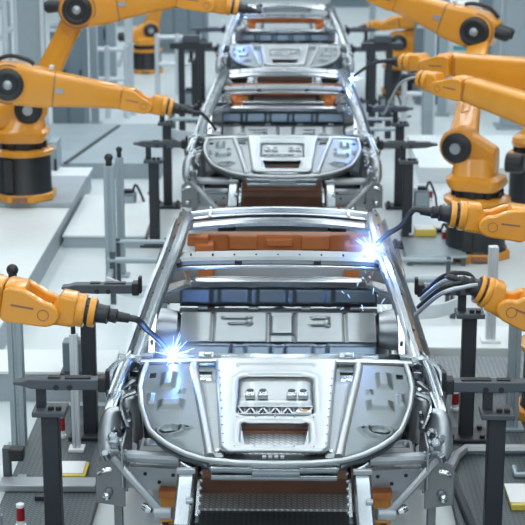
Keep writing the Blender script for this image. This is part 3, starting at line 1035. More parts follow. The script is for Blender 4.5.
    for o in (-0.09, 0.09):
        p = E - d * 0.18 * k + side * o * k + fu * 0.06 * k
        mb.lathe(p, -d, [(0, 0.07 * k), (0.15 * k, 0.07 * k), (0.18 * k, 0.05 * k)], 16)
    mb.each('arm_motor', 'black', t)
    mb = MB()
    mb.tube([E - d * 0.16 * k + fu * 0.2 * k, E - d * 0.02 * k + fu * 0.27 * k, E + d * 0.16 * k + fu * 0.255 * k, E + d * 0.24 * k + fu * 0.215 * k], 0.022 * k, 8, 5)
    mb.build('hose', 'rubber', t)
    mb = MB(); mb.bar(E + d * (0.36 * L) + fu * 0.195 * k, E + d * (0.36 * L) + fu * 0.225 * k, 0.12 * k, 0.04 * k, d); mb.build('hose_clamp', 'alulight', t)
    # wrist fork
    d2 = (Gp - W).normalized()
    s2 = (side - d2 * side.dot(d2)).normalized()
    u2 = d2.cross(s2).normalized()
    if u2.z < 0:
        u2 = -u2
    Lw = (Gp - W).length
    mb = MB()
    rings = []
    for q, w, h, off in ((0.0, 0.19, 0.21, 0), (0.05, 0.21, 0.235, 0), (0.22, 0.205, 0.225, 0.0), (0.27, 0.15, 0.10, -0.06), (0.50, 0.15, 0.10, -0.06), (0.60, 0.17, 0.20, 0), (0.76, 0.17, 0.195, 0.0), (0.80, 0.14, 0.15, 0.0)):
        c = W + d2 * (q * Lw) + u2 * off * k
        rings.append([c + u2 * a + s2 * b for a, b in rrect(h * k, w * k, 0.03 * k, 3)])
    mb.loft(rings)
    wr = mb.build('wrist', 'orange', t, 0.008)
    mb = MB()
    for sg in (1, -1):
        poly = []
        r = 0.095 * k
        x1 = 0.60 * Lw
        for i in range(13):
            a = -PI / 2 + PI * i / 12
            poly.append((x1 - r * 0.9 + r * math.cos(a), 0.80 * r * math.sin(a) - 0.030 * k))
        poly += [(0.30 * Lw, 0.082 * k), (0.22 * Lw, 0.10 * k), (0.06 * Lw, 0.105 * k), (0.0, 0.085 * k), (0.0, -0.10 * k), (0.06 * Lw, -0.115 * k)]
        o = W + s2 * sg * 0.075 * k
        mb.loft([[o + d2 * a + u2 * b + s2 * sg * tt * k for a, b in poly] for tt in (0, 0.055)])
    mb.each('fork_cheek', 'orange', wr, 0.014 * k, seg=3)
    mb = MB()
    cc = W + d2 * (0.60 * Lw - 0.085 * k) + s2 * 0.1305 * k - u2 * 0.030 * k
    rr = []
    for rad, o in ((0.030, 0.0), (0.030, 0.002), (0.035, 0.002), (0.035, 0.0)):
        rr.append([cc + s2 * o + (d2 * math.cos(2 * PI * i / 24) + u2 * math.sin(2 * PI * i / 24)) * rad * k for i in range(24)])
    mb.loft(rr, False, True)
    mb.bar(W + d2 * 0.10 * Lw + s2 * 0.131 * k, W + d2 * 0.34 * Lw + s2 * 0.131 * k, 0.012 * k, 0.004, s2)
    mb.build('cheek_mark', 'brown', wr)
    # wrist rings
    q0 = W + d2 * 0.775 * Lw
    mb = MB()
    for a, b, r in ((0.0, 0.09, 0.102), (0.13, 0.20, 0.092)):
        mb.lathe(q0 + d2 * a * Lw, d2, [(0, r * k * 0.97), (0.006, r * k), ((b - a) * Lw - 0.006, r * k), ((b - a) * Lw, r * k * 0.97)], 24)
    mb.each('wrist_ring', 'orange', t)
    mb = MB()
    mb.lathe(q0 + d2 * 0.05 * Lw, d2, [(0, 0.078 * k), (0.16 * Lw, 0.078 * k), (0.16 * Lw + 0.001, 0.06 * k), (0.26 * Lw, 0.055 * k)], 20)
    for i in range(8):
        a = 2 * PI * i / 8
        p = q0 + d2 * 0.10 * Lw + (s2 * math.cos(a) + u2 * math.sin(a)) * 0.075 * k
        mb.cyl(p, p + d2 * 0.03 * Lw, 0.012 * k, None, 8)
    mb.build('tool_flange', 'black', t)
    # tool
    q1 = q0 + d2 * 0.28 * Lw
    td = (T - q1)
    tl = td.length
    m1 = q1 + d2 * min(0.30 * tl, 0.16)
    mb = MB()
    mb.lathe(q1 - d2 * 0.02, d2, [(0, 0.05 * k), (0.05, 0.058 * k), (0.06, 0.04 * k), (0.10, 0.045 * k), (0.11, 0.032 * k), ((m1 - q1).length + 0.02, 0.028 * k)], 16)
    tm = mb.build('torch_body', 'rubber', t)
    mid = m1.lerp(T, 0.38) + Z * (0.03 + (0.0 if bend is None else bend))
    end = T + (mid - T).normalized() * 0.02
    mb = MB(); mb.tube([m1 - d2 * 0.02, m1 + d2 * 0.05, mid, mid.lerp(T, 0.5) + Z * 0.012, end], [0.021 * k, 0.021 * k, 0.018 * k, 0.016 * k], 10, 6)
    mb.build('torch_neck', 'char', tm)
    if hose:
        for j in range(4):
            mb = MB()
            o = s2 * (0.03 * (j - 1.5))
            mb.tube([q0 + d2 * 0.1 + o + u2 * 0.03, q1 + d2 * 0.06 + o * 1.4 + u2 * (0.05 - 0.02 * j), q1 + d2 * 0.18 + o * 1.6 - u2 * (0.02 + 0.03 * j), T + o * 0.8 - u2 * (0.02 + 0.05 * j)], 0.014 * k, 8, 6)
            mb.build('cable', ('rubber', 'tube')[j % 2], tm)
    return t


def shoulder(b, x, h, y=None):
    return V((x, b[1] if y is None else y, b[2] + h))


robot('orange robot reaching in from the lower left to weld the nearest hood corner',
      (-3.75, 9.3, 0.0), (-3.5, 9.3, 1.05), P(-250, 262, 9.2), P(5, 297, 9.2), P(98, 313, 9.2), P(171, 354, 9.52), bend=-0.005)
b2 = (-3.72, 16.1, 0.28)
robot('orange robot at upper left whose long forearm ends beside the second car',
      b2, (-3.45, 16.1, 1.28), P(9, 82, 16.3), P(122, 97, 16.3), P(174, 108, 16.3), P(217, 131, 16.5), bend=0.03)
b3 = G(25, 197, 0.34)
robot('orange robot on black pedestal at left with raised arm crossing the top edge',
      b3, P(30, 108, b3.y), P(79, 8, b3.y), P(178, -4, b3.y), P(240, 8, b3.y), P(262, 6, b3.y + 0.4), k=0.98)
b4 = G(147, 72, 0.0)
robot('small far orange robot standing on its black pedestal left of the farthest car',
      b4, P(150, 30, b4.y), P(168, -22, b4.y), P(215, -18, b4.y + 0.3), P(233, -10, b4.y + 0.3), P(240, 8, b4.y + 0.5), k=0.85)
robot('orange robot reaching in from the right to weld the near roof pillar',
      (3.9, 11.2, 0.0), (3.7, 11.2, 1.15), P(735, 205, 10.7), P(525, 223, 10.7), P(448, 214, 10.7), P(373, 247, 10.72), bend=-0.03)
robot('orange robot at right edge holding a bundle of grey cables toward the near car',
      (2.12, 11.25, 0.06), (2.32, 11.2, 1.10), P(655, 372, 10.1), P(532, 312, 9.7), P(476, 288, 9.7), P(426, 290, 9.9), hose=True, face=(0.05, -1))
robot('upper of two long orange forearms at right, its blue-lit torch at the second car',
      (4.2, 15.3, 0.0), (4.0, 15.3, 1.3), P(645, 88, 14.9), P(456, 65, 16.35), P(402, 62, 16.9), P(353, 77, 17.95), k=1.02, bend=0.02)
robot('lower of two long orange forearms at right with dark hoses at its end',
      (4.0, 13.6, 0.0), (3.8, 13.6, 1.15), P(650, 150, 14.4), P(468, 89, 15.6), P(419, 79, 16.0), P(388, 96, 16.2), k=1.0, hose=True, bend=0.0)
b9 = G(475, 255, 0.0)
robot('orange robot on black pedestal at right with its arm raised above the forearms',
      b9, P(460, 146, b9.y + 0.1), P(479, 30, b9.y + 1.7), P(395, 0, b9.y + 1.9), P(348, -18, b9.y + 1.9), P(330, -20, b9.y + 2.2), k=1.0, face=(-0.42, -1))
b10 = G(400, 93, 0.0)
robot('far orange robot right of the farthest car with a short level forearm',
      b10, P(398, 42, b10.y), P(455, 18, b10.y), P(398, 22, b10.y), P(366, 27, b10.y), P(346, 36, b10.y), k=0.9)
b11 = G(533, 206, 0.0)
robot('orange robot with black pedestal half cut off by the right edge',
      b11, (b11.x + 0.15, b11.y, 1.15), (b11.x + 1.0, b11.y + 0.9, 2.1), (b11.x + 0.9, b11.y + 2.2, 2.2), (b11.x + 0.8, b11.y + 2.6, 2.1), (b11.x + 0.7, b11.y + 2.9, 1.9), k=0.95)


# ------------------------------------------------------------------ clamp stands
def clamp_stand(label, x_post, y, s, zt, xin, xout, w=0.105, foot=0.06, drop=0.17):
    """black post, top plate, upright web and a long arm pointing at the car; s = side of the line"""
    t = thing('clamp_stand', label, 'stand', (x_post, y, foot), 'black clamp stands along the line')
    zp = zt - drop
    mb = MB(); mb.box((x_post, y, foot + 0.015), (0.30, 0.26, 0.03)); fp = mb.build('foot_plate', 'char', t, 0.006)
    mb = MB()
    for dx in (-0.11, 0.11):
        for dy in (-0.09, 0.09):
            mb.cyl((x_post + dx, y + dy, foot + 0.03), (x_post + dx, y + dy, foot + 0.055), 0.02, 0.02, 8)
    mb.each('bolt', 'rubber', fp)
    mb = MB(); mb.box((x_post, y, (foot + zp) / 2 + 0.01), (w, w, zp - foot - 0.02)); mb.build('post', 'char', t, 0.01)
    mb = MB(); mb.box((x_post, y, zp), (0.20, 0.17, 0.035)); tp = mb.build('top_plate', 'char2', t, 0.006)
    mb = MB()
    for dx in (0.01, 0.055):
        mb.cyl((x_post + dx, y - 0.04, zp + 0.017), (x_post + dx, y - 0.04, zp + 0.04), 0.018, 0.018, 8)
    mb.each('bolt', 'rubber', tp)
    mb = MB(); mb.box((x_post - 0.055, y + 0.02, (zp + zt) / 2), (0.055, 0.05, drop)); mb.build('web', 'char', t)
    mb = MB()
    L = abs(xout - xin)
    q = -s
    poly = [(0, 0.038), (0, -0.026), (-L * 0.55, -0.028), (-L * 0.80, -0.020), (-L + 0.05, -0.004), (-L, 0.004), (-L, 0.020), (-L + 0.05, 0.024), (-L + 0.09, 0.038)]
    mb.prism([(a * q, b) for a, b in poly], (xin, y - 0.045, zt), (1, 0, 0), (0, 0, 1), -0.085)
    ar = mb.build('arm', 'char2', t, 0.006)
    mb = MB()
    for f in (0.34, 0.50):
        mb.cyl((xin - q * L * f, y - 0.047, zt - 0.01), (xin - q * L * f, y - 0.040, zt - 0.01), 0.018, 0.018, 10)
    mb.bar((xin - q * 0.05, y, zt + 0.040), (xin - q * L * 0.40, y, zt + 0.040), 0.05, 0.012)
    mb.bar((xin - q * L * 0.46, y, zt + 0.040), (xin - q * L * 0.60, y, zt + 0.040), 0.04, 0.012)
    mb.each('slot', 'rubber', ar)
    mb = MB(); mb.box((xin + q * 0.02, y, zt + 0.005), (0.05, 0.10, 0.09)); mb.box((xin + q * 0.05, y, zt + 0.03), (0.025, 0.06, 0.12))
    mb.build('clamp_head', 'rubber', t, 0.008)
    return t


for i, nm in enumerate(('nearest', 'second', 'farthest')):
    dy = PER * i
    clamp_stand('black clamp stand left of the %s car, in front with its arm at the fender' % nm, -1.35, 9.0 + dy, -1, 1.09, -1.05, -1.56, foot=(0.06, 0.0, 0.0)[i])
    clamp_stand('black clamp stand right of the %s car, in front with its arm at the fender' % nm, 1.32, 9.0 + dy, 1, 1.09, 1.05, 1.62, foot=(0.06, 0.0, 0.0)[i])
    clamp_stand('black clamp stand left of the %s car, behind beside the pillar' % nm, -1.345, 10.8 + dy, -1, 1.16, -1.02, -1.52, w=0.10, foot=(0.06, 0.0, 0.0)[i])
    clamp_stand('black clamp stand right of the %s car, behind beside the pillar' % nm, 1.35, 10.8 + dy, 1, 1.16, 1.02, 1.50, w=0.10, foot=(0.06, 0.0, 0.0)[i])


# ------------------------------------------------------------------ sensor posts, beacons, plates
def sensor_post(label, foot, h, w=0.10, m='alu', knob=True, base=None):
    foot = V(foot)
    t = thing('sensor_post', label, 'post', foot, 'aluminium posts beside the line')
    mb = MB()
    mb.box(foot + V((0, 0, 0.012)), (w * 2.0, w * 2.0, 0.024)); mb.build('foot_plate', base or m, t, 0.004)
    mb = MB()
    a = w / 2
    g = w * 0.12
    poly = [(-a, -a), (-g, -a), (-g, -a + g), (g, -a + g), (g, -a), (a, -a), (a, -g), (a - g, -g), (a - g, g), (a, g), (a, a), (-a, a)]
    mb.prism(poly, foot + V((0, 0, 0.02)), (1, 0, 0), (0, 1, 0), h); mb.build('column', m, t, 0.004)
    if knob:
        mb = MB(); p = foot + V((0, 0, h + 0.02))
        mb.cyl(p, p + V((0, 0, 0.05)), w * 0.30, w * 0.30, 12); mb.sphere(p + V((0, 0, 0.075)), w * 0.42, 8); mb.build('knob', 'rubber', t)
    return t


sensor_post('grey aluminium post at left behind the near clamp arm', G(20, 450, 0.0), 1.24, 0.10)
sensor_post('thin pale aluminium post with a white foot on the left walkway', G(77, 450, 0.06), 0.84, 0.055, 'alulight', True, 'white')
sensor_post('grey aluminium post left of the near car roof, in front of its twin', G(112, 290, 0.0), 1.20, 0.10)
sensor_post('slimmer grey aluminium post just behind the one left of the car roof', G(122, 276, 0.0), 1.18, 0.075)
sensor_post('pale aluminium post below the right robot forearm on the white step', G(490, 341, 0.14), 0.80, 0.08, 'alulight', False, 'white')
sensor_post('grey aluminium post at the right edge below the cable robot', G(511, 428, 0.06), 0.95, 0.085, 'alu', False)


def beacon(label, p, h=0.15, r=0.024):
    p = V(p)
    t = thing('marker_bollard', label, 'bollard', p, 'red and white marker bollards')
    mb = MB(); mb.lathe(p, (0, 0, 1), [(0, r * 1.3), (0.02, r * 1.3), (0.021, r), (h * 0.3, r)], 16); mb.build('base', 'white', t)
    mb = MB(); mb.lathe(p + V((0, 0, h * 0.3)), (0, 0, 1), [(0, r * 1.02), (h * 0.55, r * 1.02)], 16); mb.build('red_band', 'red', t)
    mb = MB(); mb.lathe(p + V((0, 0, h * 0.85)), (0, 0, 1), [(0, r), (h * 0.12, r), (h * 0.15, r * 0.7)], 16); mb.build('cap', 'white', t)
    return t


beacon('red marker bollard at the bottom left corner on the walkway', G(21, 527, 0.06), 0.16, 0.026)
beacon('red marker bollard behind the near left black post', G(62, 437, 0.06), 0.18, 0.024)
beacon('red marker bollard beside the near right fender', G(455, 410, 0.06), 0.16, 0.026)
beacon('red marker bollard by the right edge behind the near black post', G(498, 434, 0.06), 0.19, 0.03)
beacon('small red marker bollard right of the near roof pillar', G(410, 247, 0.0), 0.16, 0.03)
beacon('small red marker bollard under the right robot torch', G(444, 249, 0.0), 0.22, 0.028)
beacon('small red marker bollard on the pale floor near the right pedestal', G(431, 201, 0.0), 0.14, 0.02)
beacon('small red marker bollard left of the second car', G(150, 202, 0.0), 0.15, 0.025)


def wedge(label, p, w, d, h):
    p = V(p)
    t = thing('step_block', label, 'block', p)
    mb = MB(); mb.box(p + V((0, 0, h / 2)), (w, d, h)); mb.build('block', 'yellow', t, 0.004)
    mb = MB(); mb.box(p + V((-0.012, 0.01, h + 0.004)), (w * 0.9, d * 0.88, 0.008)); mb.build('white_top', 'white', t)
    return t


wedge('white step block with yellow edges on the left walkway', G(73, 472, 0.06), 0.20, 0.24, 0.025)
wedge('white step block with yellow edges cut by the right edge', G(520, 500, 0.06), 0.16, 0.34, 0.04)
wedge('small white and yellow step block right of the roof pillar', G(425, 234, 0.12), 0.22, 0.22, 0.07)

# left bottom: small bracket with a dark motor
p = G(8, 480, 0.06)
t = thing('sensor_bracket', 'grey bracket holding a dark sensor box at the lower left edge', 'bracket', p)
mb = MB(); mb.box(p + V((0, 0, 0.12)), (0.05, 0.07, 0.24)); mb.box(p + V((0.06, 0, 0.01)), (0.17, 0.10, 0.02)); mb.build('stand', 'char2', t, 0.005)
mb = MB(); mb.box(p + V((0.07, -0.02, 0.20)), (0.10, 0.09, 0.085)); mb.build('sensor_box', 'rubber', t, 0.01)
mb = MB(); mb.box(p + V((0.10, -0.02, 0.03)), (0.06, 0.04, 0.03)); mb.build('connector', 'alu', t, 0.006)
p = G(-1, 545, 0.06)
mb = MB(); mb.lathe(p, (0, 0, 1), [(0, 0.03), (0.2, 0.03), (0.2, 0.022), (0.24, 0.02)], 14)
tag(mb.build('pipe_stub', 'alu', None, loc=p), 'short grey pipe stub cut by the lower left edge', 'pipe')
# grey box behind the thin pale post
p = G(76, 372, 0.25)
t = thing('junction_box', 'grey junction box behind the thin pale post at left', 'box', p)
mb = MB(); mb.box(p + V((0, 0, 0.14)), (0.18, 0.14, 0.24)); mb.build('housing', 'cab', t, 0.01)
mb = MB(); mb.box(p + V((0.04, -0.02, 0.285)), (0.08, 0.07, 0.05)); mb.build('lid', 'alulight', t, 0.01)
mb = MB(); mb.box(p + V((0, 0, 0.01)), (0.22, 0.18, 0.02)); mb.build('foot', 'char2', t)

def small_box(label, p, w, d, h, m='cab'):
    p = V(p)
    t = thing('junction_box', label, 'box', p, 'grey junction boxes beside the line')
    mb = MB(); mb.box(p + V((0, 0, h / 2)), (w, d, h)); mb.build('housing', m, t, 0.01)
    mb = MB(); mb.box(p + V((0, -d / 2 - 0.008, h * 0.55)), (w * 0.8, 0.016, h * 0.7)); mb.build('cover', 'cabl', t, 0.005)
    mb = MB(); mb.box(p + V((0, 0, h + 0.02)), (w * 0.5, d * 0.5, 0.04)); mb.build('connector', 'rubber', t, 0.006)
    mb = MB(); mb.tube([p + V((w * 0.3, 0, h)), p + V((w * 0.5, -0.03, h + 0.10)), p + V((w * 0.9, -0.02, h * 0.7)), p + V((w * 1.05, 0, 0.015)), p + V((w * 1.6, 0.1, 0.012))], 0.014, 8, 5); mb.build('cable', 'rubber', t)


small_box('grey junction box in front of the second pair of left clamp stands', G(128, 213, 0.0), 0.20, 0.18, 0.24)
small_box('grey junction box on the floor right of the second car', G(421, 208, 0.0), 0.18, 0.16, 0.22)
small_box('grey junction box behind the right guide rail', G(436, 243, 0.0), 0.16, 0.16, 0.12)
small_box('grey junction box far back left of the farthest car', G(190, 112, 0.0), 0.24, 0.2, 0.34, 'char2')
small_box('grey junction box far back right of the farthest car', G(386, 118, 0.0), 0.24, 0.2, 0.34, 'char2')

# guide frames beside the near car's roof
def guide(label, y, s, z, px0, px1):
    t = thing('guide_rail', label, 'rail', (px0, y, 0))
    mb = MB(); mb.tube([(px0, y, z), (px1, y, z)], 0.03, 10); mb.tube([(px0, y + 0.5, z + 0.05), (px1, y + 0.5, z + 0.05)], 0.022, 10); mb.each('rail_tube', 'alu', t)
    for x in (px0 + 0.04 * s, px1 - 0.04 * s):
        mb = MB(); mb.bar((x, y, 0), (x, y, z + 0.08), 0.05, 0.05); mb.bar((x, y + 0.5, 0), (x, y + 0.5, z + 0.08), 0.04, 0.04); mb.each('leg', 'char2', t)
    mb = MB()
    mb.sweep([(px0 + 0.02 * s, y - 0.35, z - 0.12), (px0 + 0.20 * s, y - 0.55, z - 0.12), (px0 + 0.45 * s, y - 0.62, z - 0.12), (px1, y - 0.55, z - 0.10)], [(-0.012, -0.06), (0.012, -0.06), (0.012, 0.06), (-0.012, 0.06)], smooth=6); mb.build('curved_strap', 'alulight', t)
    mb = MB(); mb.bar((px0 + 0.03 * s, y - 0.35, z - 0.12), (px0 + 0.03 * s, y, z - 0.1), 0.04, 0.05); mb.bar((px1 - 0.03 * s, y - 0.5, z - 0.12), (px1 - 0.03 * s, y, z - 0.1), 0.04, 0.05); mb.each('strut', 'alu', t)
    return t


guide('grey guide rail with curved strap left of the near roof', 14.3, 1, 0.42, -1.60, -1.02)
guide('grey guide rail with curved strap right of the near roof', 13.9, -1, 0.36, 1.60, 1.02)
guide('grey guide rail with curved strap left of the second roof', 14.3 + PER, 1, 0.42, -1.60, -1.02)
guide('grey guide rail with curved strap right of the second roof', 13.9 + PER, -1, 0.36, 1.60, 1.02)


# low equipment table at right below the torch
p = G(432, 268, 0.0)
t = thing('equipment_table', 'low pale grey equipment table right of the near roof pillar', 'table', p)
mb = MB(); mb.box(p + V((0.05, 0.55, 0.10)), (0.62, 1.0, 0.03)); mb.build('table_top', 'alu', t, 0.01)
for dx in (-0.22, 0.32):
    for dy in (0.1, 1.0):
        mb = MB(); mb.box(p + V((dx, dy, 0.045)), (0.05, 0.05, 0.09)); mb.build('leg', 'char2', t)

# ------------------------------------------------------------------ background
def post_bg(label, x, ytop, foot, w, m='alu', h=None):
    f = V(foot)
    t = thing('steel_column', label, 'column', f)
    hh = h or 5.0
    mb = MB(); mb.box(f + V((0, 0, hh / 2)), (w, w * 0.8, hh)); mb.build('shaft', m, t, 0.01)
    mb = MB(); mb.box(f + V((0, 0, 0.02)), (w * 1.5, w * 1.3, 0.04)); mb.build('foot_plate', m, t)
    mb = MB(); mb.box(f + V((w * 0.5, -w * 0.43, hh / 2)), (w * 0.14, 0.03, hh)); mb.build('edge_strip', 'alulight', t)
    return t


def gp(x, D, z=0.0):
    return V((P(x, 100, D).x, D, z))


post_bg('wide grey blue column at upper left behind the raised robot arm', 34, 0, gp(34, 20.6, 0.2), 0.32, 'alu')
post_bg('slim pale column in front of the far left robot pedestal', 130, 0, gp(130, 24.5), 0.12, 'alulight')
post_bg('grey column just left of the slim pale column', 111, 0, gp(113, 25.2), 0.16, 'alu')
post_bg('narrow grey column beside the left cabinets', 92, 0, gp(95, 23.6), 0.12, 'cabl')
post_bg('narrow grey column at the far left edge', 10, 0, gp(11, 24.0), 0.10, 'alu')
post_bg('narrow column left of the wide right columns', 445, 0, gp(428, 22.5), 0.16, 'alu')
post_bg('grey column beside the right robot shoulder', 446, 0, gp(442, 24.5), 0.14, 'cabl')
post_bg('wide pale blue grey column at the upper right', 512, 0, gp(513, 23.5), 0.34, 'alu')
post_bg('slim grey column left of the wide right column', 497, 0, gp(494, 26.0), 0.14, 'cabl')
post_bg('grey column behind the far right robot', 380, 0, gp(371, 31), 0.12, 'alu')
post_bg('thin grey column behind the far left stands', 205, 0, gp(206, 33), 0.14, 'cabl')


def cabinet(label, x0, x1, D, h, m='cab', z=0.0, doors=2, depth=0.6):
    a, b = P(x0, 100, D).x, P(x1, 100, D).x
    c = V(((a + b) / 2, D + depth / 2, z))
    t = thing('control_cabinet', label, 'cabinet', c)
    mb = MB(); mb.box(c + V((0, 0, h / 2)), (b - a, depth, h)); mb.build('housing', m, t, 0.01)
    w = (b - a) / doors
    for k in range(doors):
        x = a + w * (k + 0.5)
        mb = MB(); mb.box((x, D - 0.012, z + h * 0.52), (w - 0.04, 0.024, h * 0.88)); d = mb.build('door', m, t, 0.008)
        mb = MB(); mb.box((x + w * 0.36, D - 0.035, z + h * 0.55), (0.03, 0.03, 0.16)); mb.build('handle', 'char', d)
    mb = MB(); mb.box(c + V((0, -depth / 2 - 0.03, h - 0.05)), (b - a, 0.03, 0.05)); mb.build('cornice', 'alulight', t)
    return t


cabinet('grey control cabinet at left behind the long robot forearm', 52, 84, 22.9, 1.55, 'cab')
cabinet('narrow dark cabinet between two columns at left', 96, 108, 27.0, 1.7, 'cab', doors=1)
cabinet('tall pale blue grey cabinet behind the far left robot', 160, 205, 31.5, 2.3, 'cab', doors=3)
cabinet('white panelled cabinet at the upper left corner', -8, 22, 26, 2.9, 'white', doors=2)
cabinet('wide blue grey cabinet behind the small far robot', 104, 158, 36, 2.5, 'cabl', doors=3)
cabinet('pale cabinet behind the raised right robot elbow', 446, 478, 24.6, 1.7, 'white', doors=1)
cabinet('grey cabinet at far right behind the forearms', 480, 540, 28, 2.6, 'cab', doors=2)
cabinet('blue grey cabinet behind the far right robot', 405, 445, 34, 2.6, 'cabl', doors=3)
cabinet('low grey cabinet right of the second car', 415, 448, 25.5, 1.3, 'cab', doors=2)
cabinet('low pale cabinet beside the left plinth', 46, 55, 19.0, 0.62, 'cabl', 0.0, 1, 0.4)
cabinet('grey cabinet behind the farthest car at left', 205, 240, 40, 2.2, 'cab', doors=2)
cabinet('grey cabinet behind the farthest car at right', 330, 372, 40, 2.2, 'cab', doors=2)
p = P(462, 48, 24.565)
mb = MB(); mb.box(p, (0.26, 0.02, 0.06)); tag(mb.build('notice', 'teal', None, loc=p), 'small teal notice on the pale cabinet at right', 'notice')

# cross rails and braces behind
def rail_bg(label, pts, r=0.03, m='alulight'):
    t = thing('guard_rail', label, 'rail', (pts[0][0], pts[0][1], 0))
    mb = MB(); mb.tube(pts, r, 8); mb.tube([V(p) - V((0, 0, 0.45)) for p in pts], r, 8); mb.each('rail_tube', m, t)
    for p in pts:
        mb = MB(); mb.cyl((p[0], p[1], 0), (p[0], p[1], p[2] + 0.05), r * 1.2, None, 10); mb.build('post', m, t)
    return t


rail_bg('pale guard rail in front of the left cabinets', [gp(96, 24.2, 1.05), gp(108, 24.2, 1.05), gp(127, 24.2, 1.05)], 0.035)
rail_bg('pale guard rail behind the left clamp stands', [gp(158, 26.5, 0.95), gp(178, 26.5, 0.95), gp(200, 26.5, 0.95)], 0.035)
rail_bg('pale guard rail behind the right clamp stands', [gp(404, 23.5, 0.95), gp(424, 23.5, 0.95)], 0.035)
rail_bg('pale guard rail at the top left corner', [gp(-6, 23, 1.7), gp(8, 23, 1.9), gp(20, 23, 2.0)], 0.04)
mb = MB(); mb.bar(gp(119, 24.44, 0.75), gp(130, 24.44, 1.15), 0.05, 0.07)
tag(mb.build('brace', 'alulight', None, loc=gp(124, 24.44, 0.75)), 'pale diagonal brace on the slim left column', 'brace')


def portal(label, D, x, s):
    """dark T stand with a long bar between the second and third cars"""
    t = thing('portal_frame', label, 'frame', (x, D, 0))
    mb = MB(); mb.bar((x - 0.30, D, 1.32), (x + 0.30, D, 1.32), 0.10, 0.09); mb.build('cross_bar', 'char', t, 0.01)
    for dx in (-0.14, 0.10):
        mb = MB(); mb.bar((x + dx, D, 0), (x + dx, D, 1.28), 0.09, 0.09); mb.build('leg', 'char', t, 0.01)
    mb = MB(); mb.box((x, D, 1.42), (0.24, 0.12, 0.10)); mb.build('clamp_head', 'char2', t, 0.01)
    return t


portal('dark two legged frame left of the farthest car', 22.6, -1.32, -1)
portal('dark two legged frame right of the farthest car', 22.6, 1.38, 1)
mb = MB(); mb.box((3.4, 20.7, 0.10), (3.4, 2.2, 0.2)); tag(mb.build('step_platform', 'plinth', None, loc=(3.0, 20.7, 0)), 'white floor platform between the right columns and the pedestal', 'platform')

# ------------------------------------------------------------------ welding arcs and sparks
def weld(label, c, n, rmin, rmax, seed, down=0):
    rnd = random.Random(seed)
    t = thing('welding_arc', label, 'welding arc', c)
    mb = MB(); mb.sphere(c, 0.020, 8); mb.build('arc_core', 'arc', t)
    mb = MB()
    for i in range(n):
        a = V((rnd.gauss(0, 1), rnd.gauss(0, 1), rnd.gauss(0, 1))).normalized()
        l0 = rnd.uniform(0.01, 0.05)
        l1 = l0 + rnd.uniform(rmin, rmax) * rnd.random()
        p0, p1 = c + a * l0, c + a * l1 - V((0, 0, 0.03 * l1))
        mb.cyl(p0, p1, 0.0017, 0.0005, 5)
    for i in range(down):
        p = c + V((rnd.uniform(-0.22, 0.12), rnd.uniform(-0.15, 0.15), -rnd.uniform(0.10, 0.42)))
        q = p + V((rnd.uniform(-0.03, 0.03), 0, -rnd.uniform(0.01, 0.05)))
        mb.cyl(p, q, 0.0012, 0.0004, 5)
    o = mb.build('sparks', 'spark', t)
    o['kind'] = 'stuff'
    return t


def lamp(name, loc, e, col, r=0.03):
    ld = bpy.data.lights.new(name, 'POINT')
    ld.energy = e
    ld.color = col
    ld.shadow_soft_size = r
    o = bpy.data.objects.new(name, ld)
    COL.objects.link(o)
    o.location = loc
    return o


wA = P(371, 250, 10.66)
wB = P(172, 356, 9.46)
wC = P(352, 79, 18.15)
wD = P(238, 12, 25.4)
weld('blue white welding arc on the near right roof pillar', wA, 46, 0.03, 0.15, 3, 14)
weld('blue white welding arc at the near left hood corner', wB, 46, 0.03, 0.17, 4, 6)
weld('small blue welding arc at the second car right pillar', wC, 24, 0.04, 0.16, 5, 8)
weld('small blue welding arc at the farthest car left pillar', wD, 20, 0.04, 0.16, 6, 4)
BL = (0.13, 0.32, 1.0)
lamp('weld_light', wA + V((-0.02, -0.06, 0.04)), 7, BL)
lamp('weld_light', wB + V((0.0, -0.05, 0.06)), 3.5, BL)
lamp('weld_light', wC + V((0, -0.06, 0.04)), 10, BL)
lamp('weld_light', wD + V((0, -0.06, 0.04)), 10, BL)


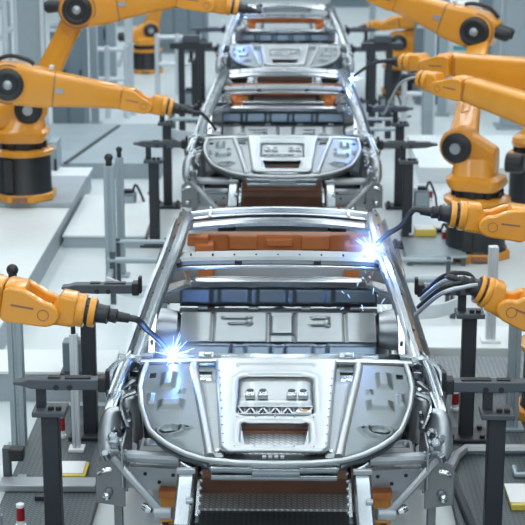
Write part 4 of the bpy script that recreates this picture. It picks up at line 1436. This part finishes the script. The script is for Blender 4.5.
def glow(label, c, r, dens):  # added scattering ball round an arc, there to make its halo
    m = bpy.data.materials.new('weld_glow')
    m.use_nodes = True
    nt = m.node_tree
    nt.nodes.clear()
    out = nt.nodes.new('ShaderNodeOutputMaterial')
    vs = nt.nodes.new('ShaderNodeVolumeScatter')
    vs.inputs['Color'].default_value = (0.85, 0.92, 1, 1)
    tc = nt.nodes.new('ShaderNodeTexCoord')
    ln = nt.nodes.new('ShaderNodeVectorMath'); ln.operation = 'LENGTH'
    nt.links.new(tc.outputs['Object'], ln.inputs[0])
    mr = nt.nodes.new('ShaderNodeMapRange')
    mr.inputs['From Min'].default_value = 0
    mr.inputs['From Max'].default_value = r
    mr.inputs['To Min'].default_value = dens
    mr.inputs['To Max'].default_value = 0
    nt.links.new(ln.outputs['Value'], mr.inputs['Value'])
    nt.links.new(mr.outputs['Result'], vs.inputs['Density'])
    nt.links.new(vs.outputs['Volume'], out.inputs['Volume'])
    mb = MB(); mb.sphere(c, r, 12)
    o = mb.build('weld_glow', m, None, loc=c)
    tag(o, label, 'smoke', kind='stuff')


glow('added haze for the fume around the arc on the roof pillar', wA, 0.24, 1.3)
glow('added haze for the fume around the arc at the hood corner', wB, 0.24, 1.8)

# ------------------------------------------------------------------ light
w = bpy.data.worlds.new('hall')
SC.world = w
w.use_nodes = True
bg = w.node_tree.nodes['Background']
bg.inputs['Color'].default_value = (0.56, 0.76, 0.88, 1)
bg.inputs['Strength'].default_value = 0.14


def strip(x, y, z, sx, sy, e, col=(0.90, 0.975, 1.0), rot=(0, 0, 0)):
    ld = bpy.data.lights.new('ceiling_or_fill_light', 'AREA')
    ld.shape = 'RECTANGLE'
    ld.size = sx
    ld.size_y = sy
    ld.energy = e
    ld.color = col
    o = bpy.data.objects.new('ceiling_or_fill_light', ld)
    COL.objects.link(o)
    o.location = (x, y, z)
    o.rotation_euler = rot


for x in (-7.5, -4.5, -1.5, 1.5, 4.5, 7.5):
    strip(x, 14, 7.5, 0.5, 58, 600)
for y in (4, 12, 20, 28):
    strip(0, y, 7.2, 5.0, 0.5, 70)

strip(0, -6, 5.5, 12.0, 0.6, 130, rot=(math.radians(50), 0, 0))  # added fill strip behind the camera, brightens front faces and the shaded tread

SC.render.film_transparent = False
SC.view_settings.view_transform = 'Standard'
SC.view_settings.look = 'None'
SC.view_settings.gamma = 1
SC.view_settings.use_curve_mapping = False
SC.view_settings.exposure = 0.38
SC.cycles.use_denoising = True
SC.cycles.max_bounces = 8
SC.cycles.sample_clamp_indirect = 6.0
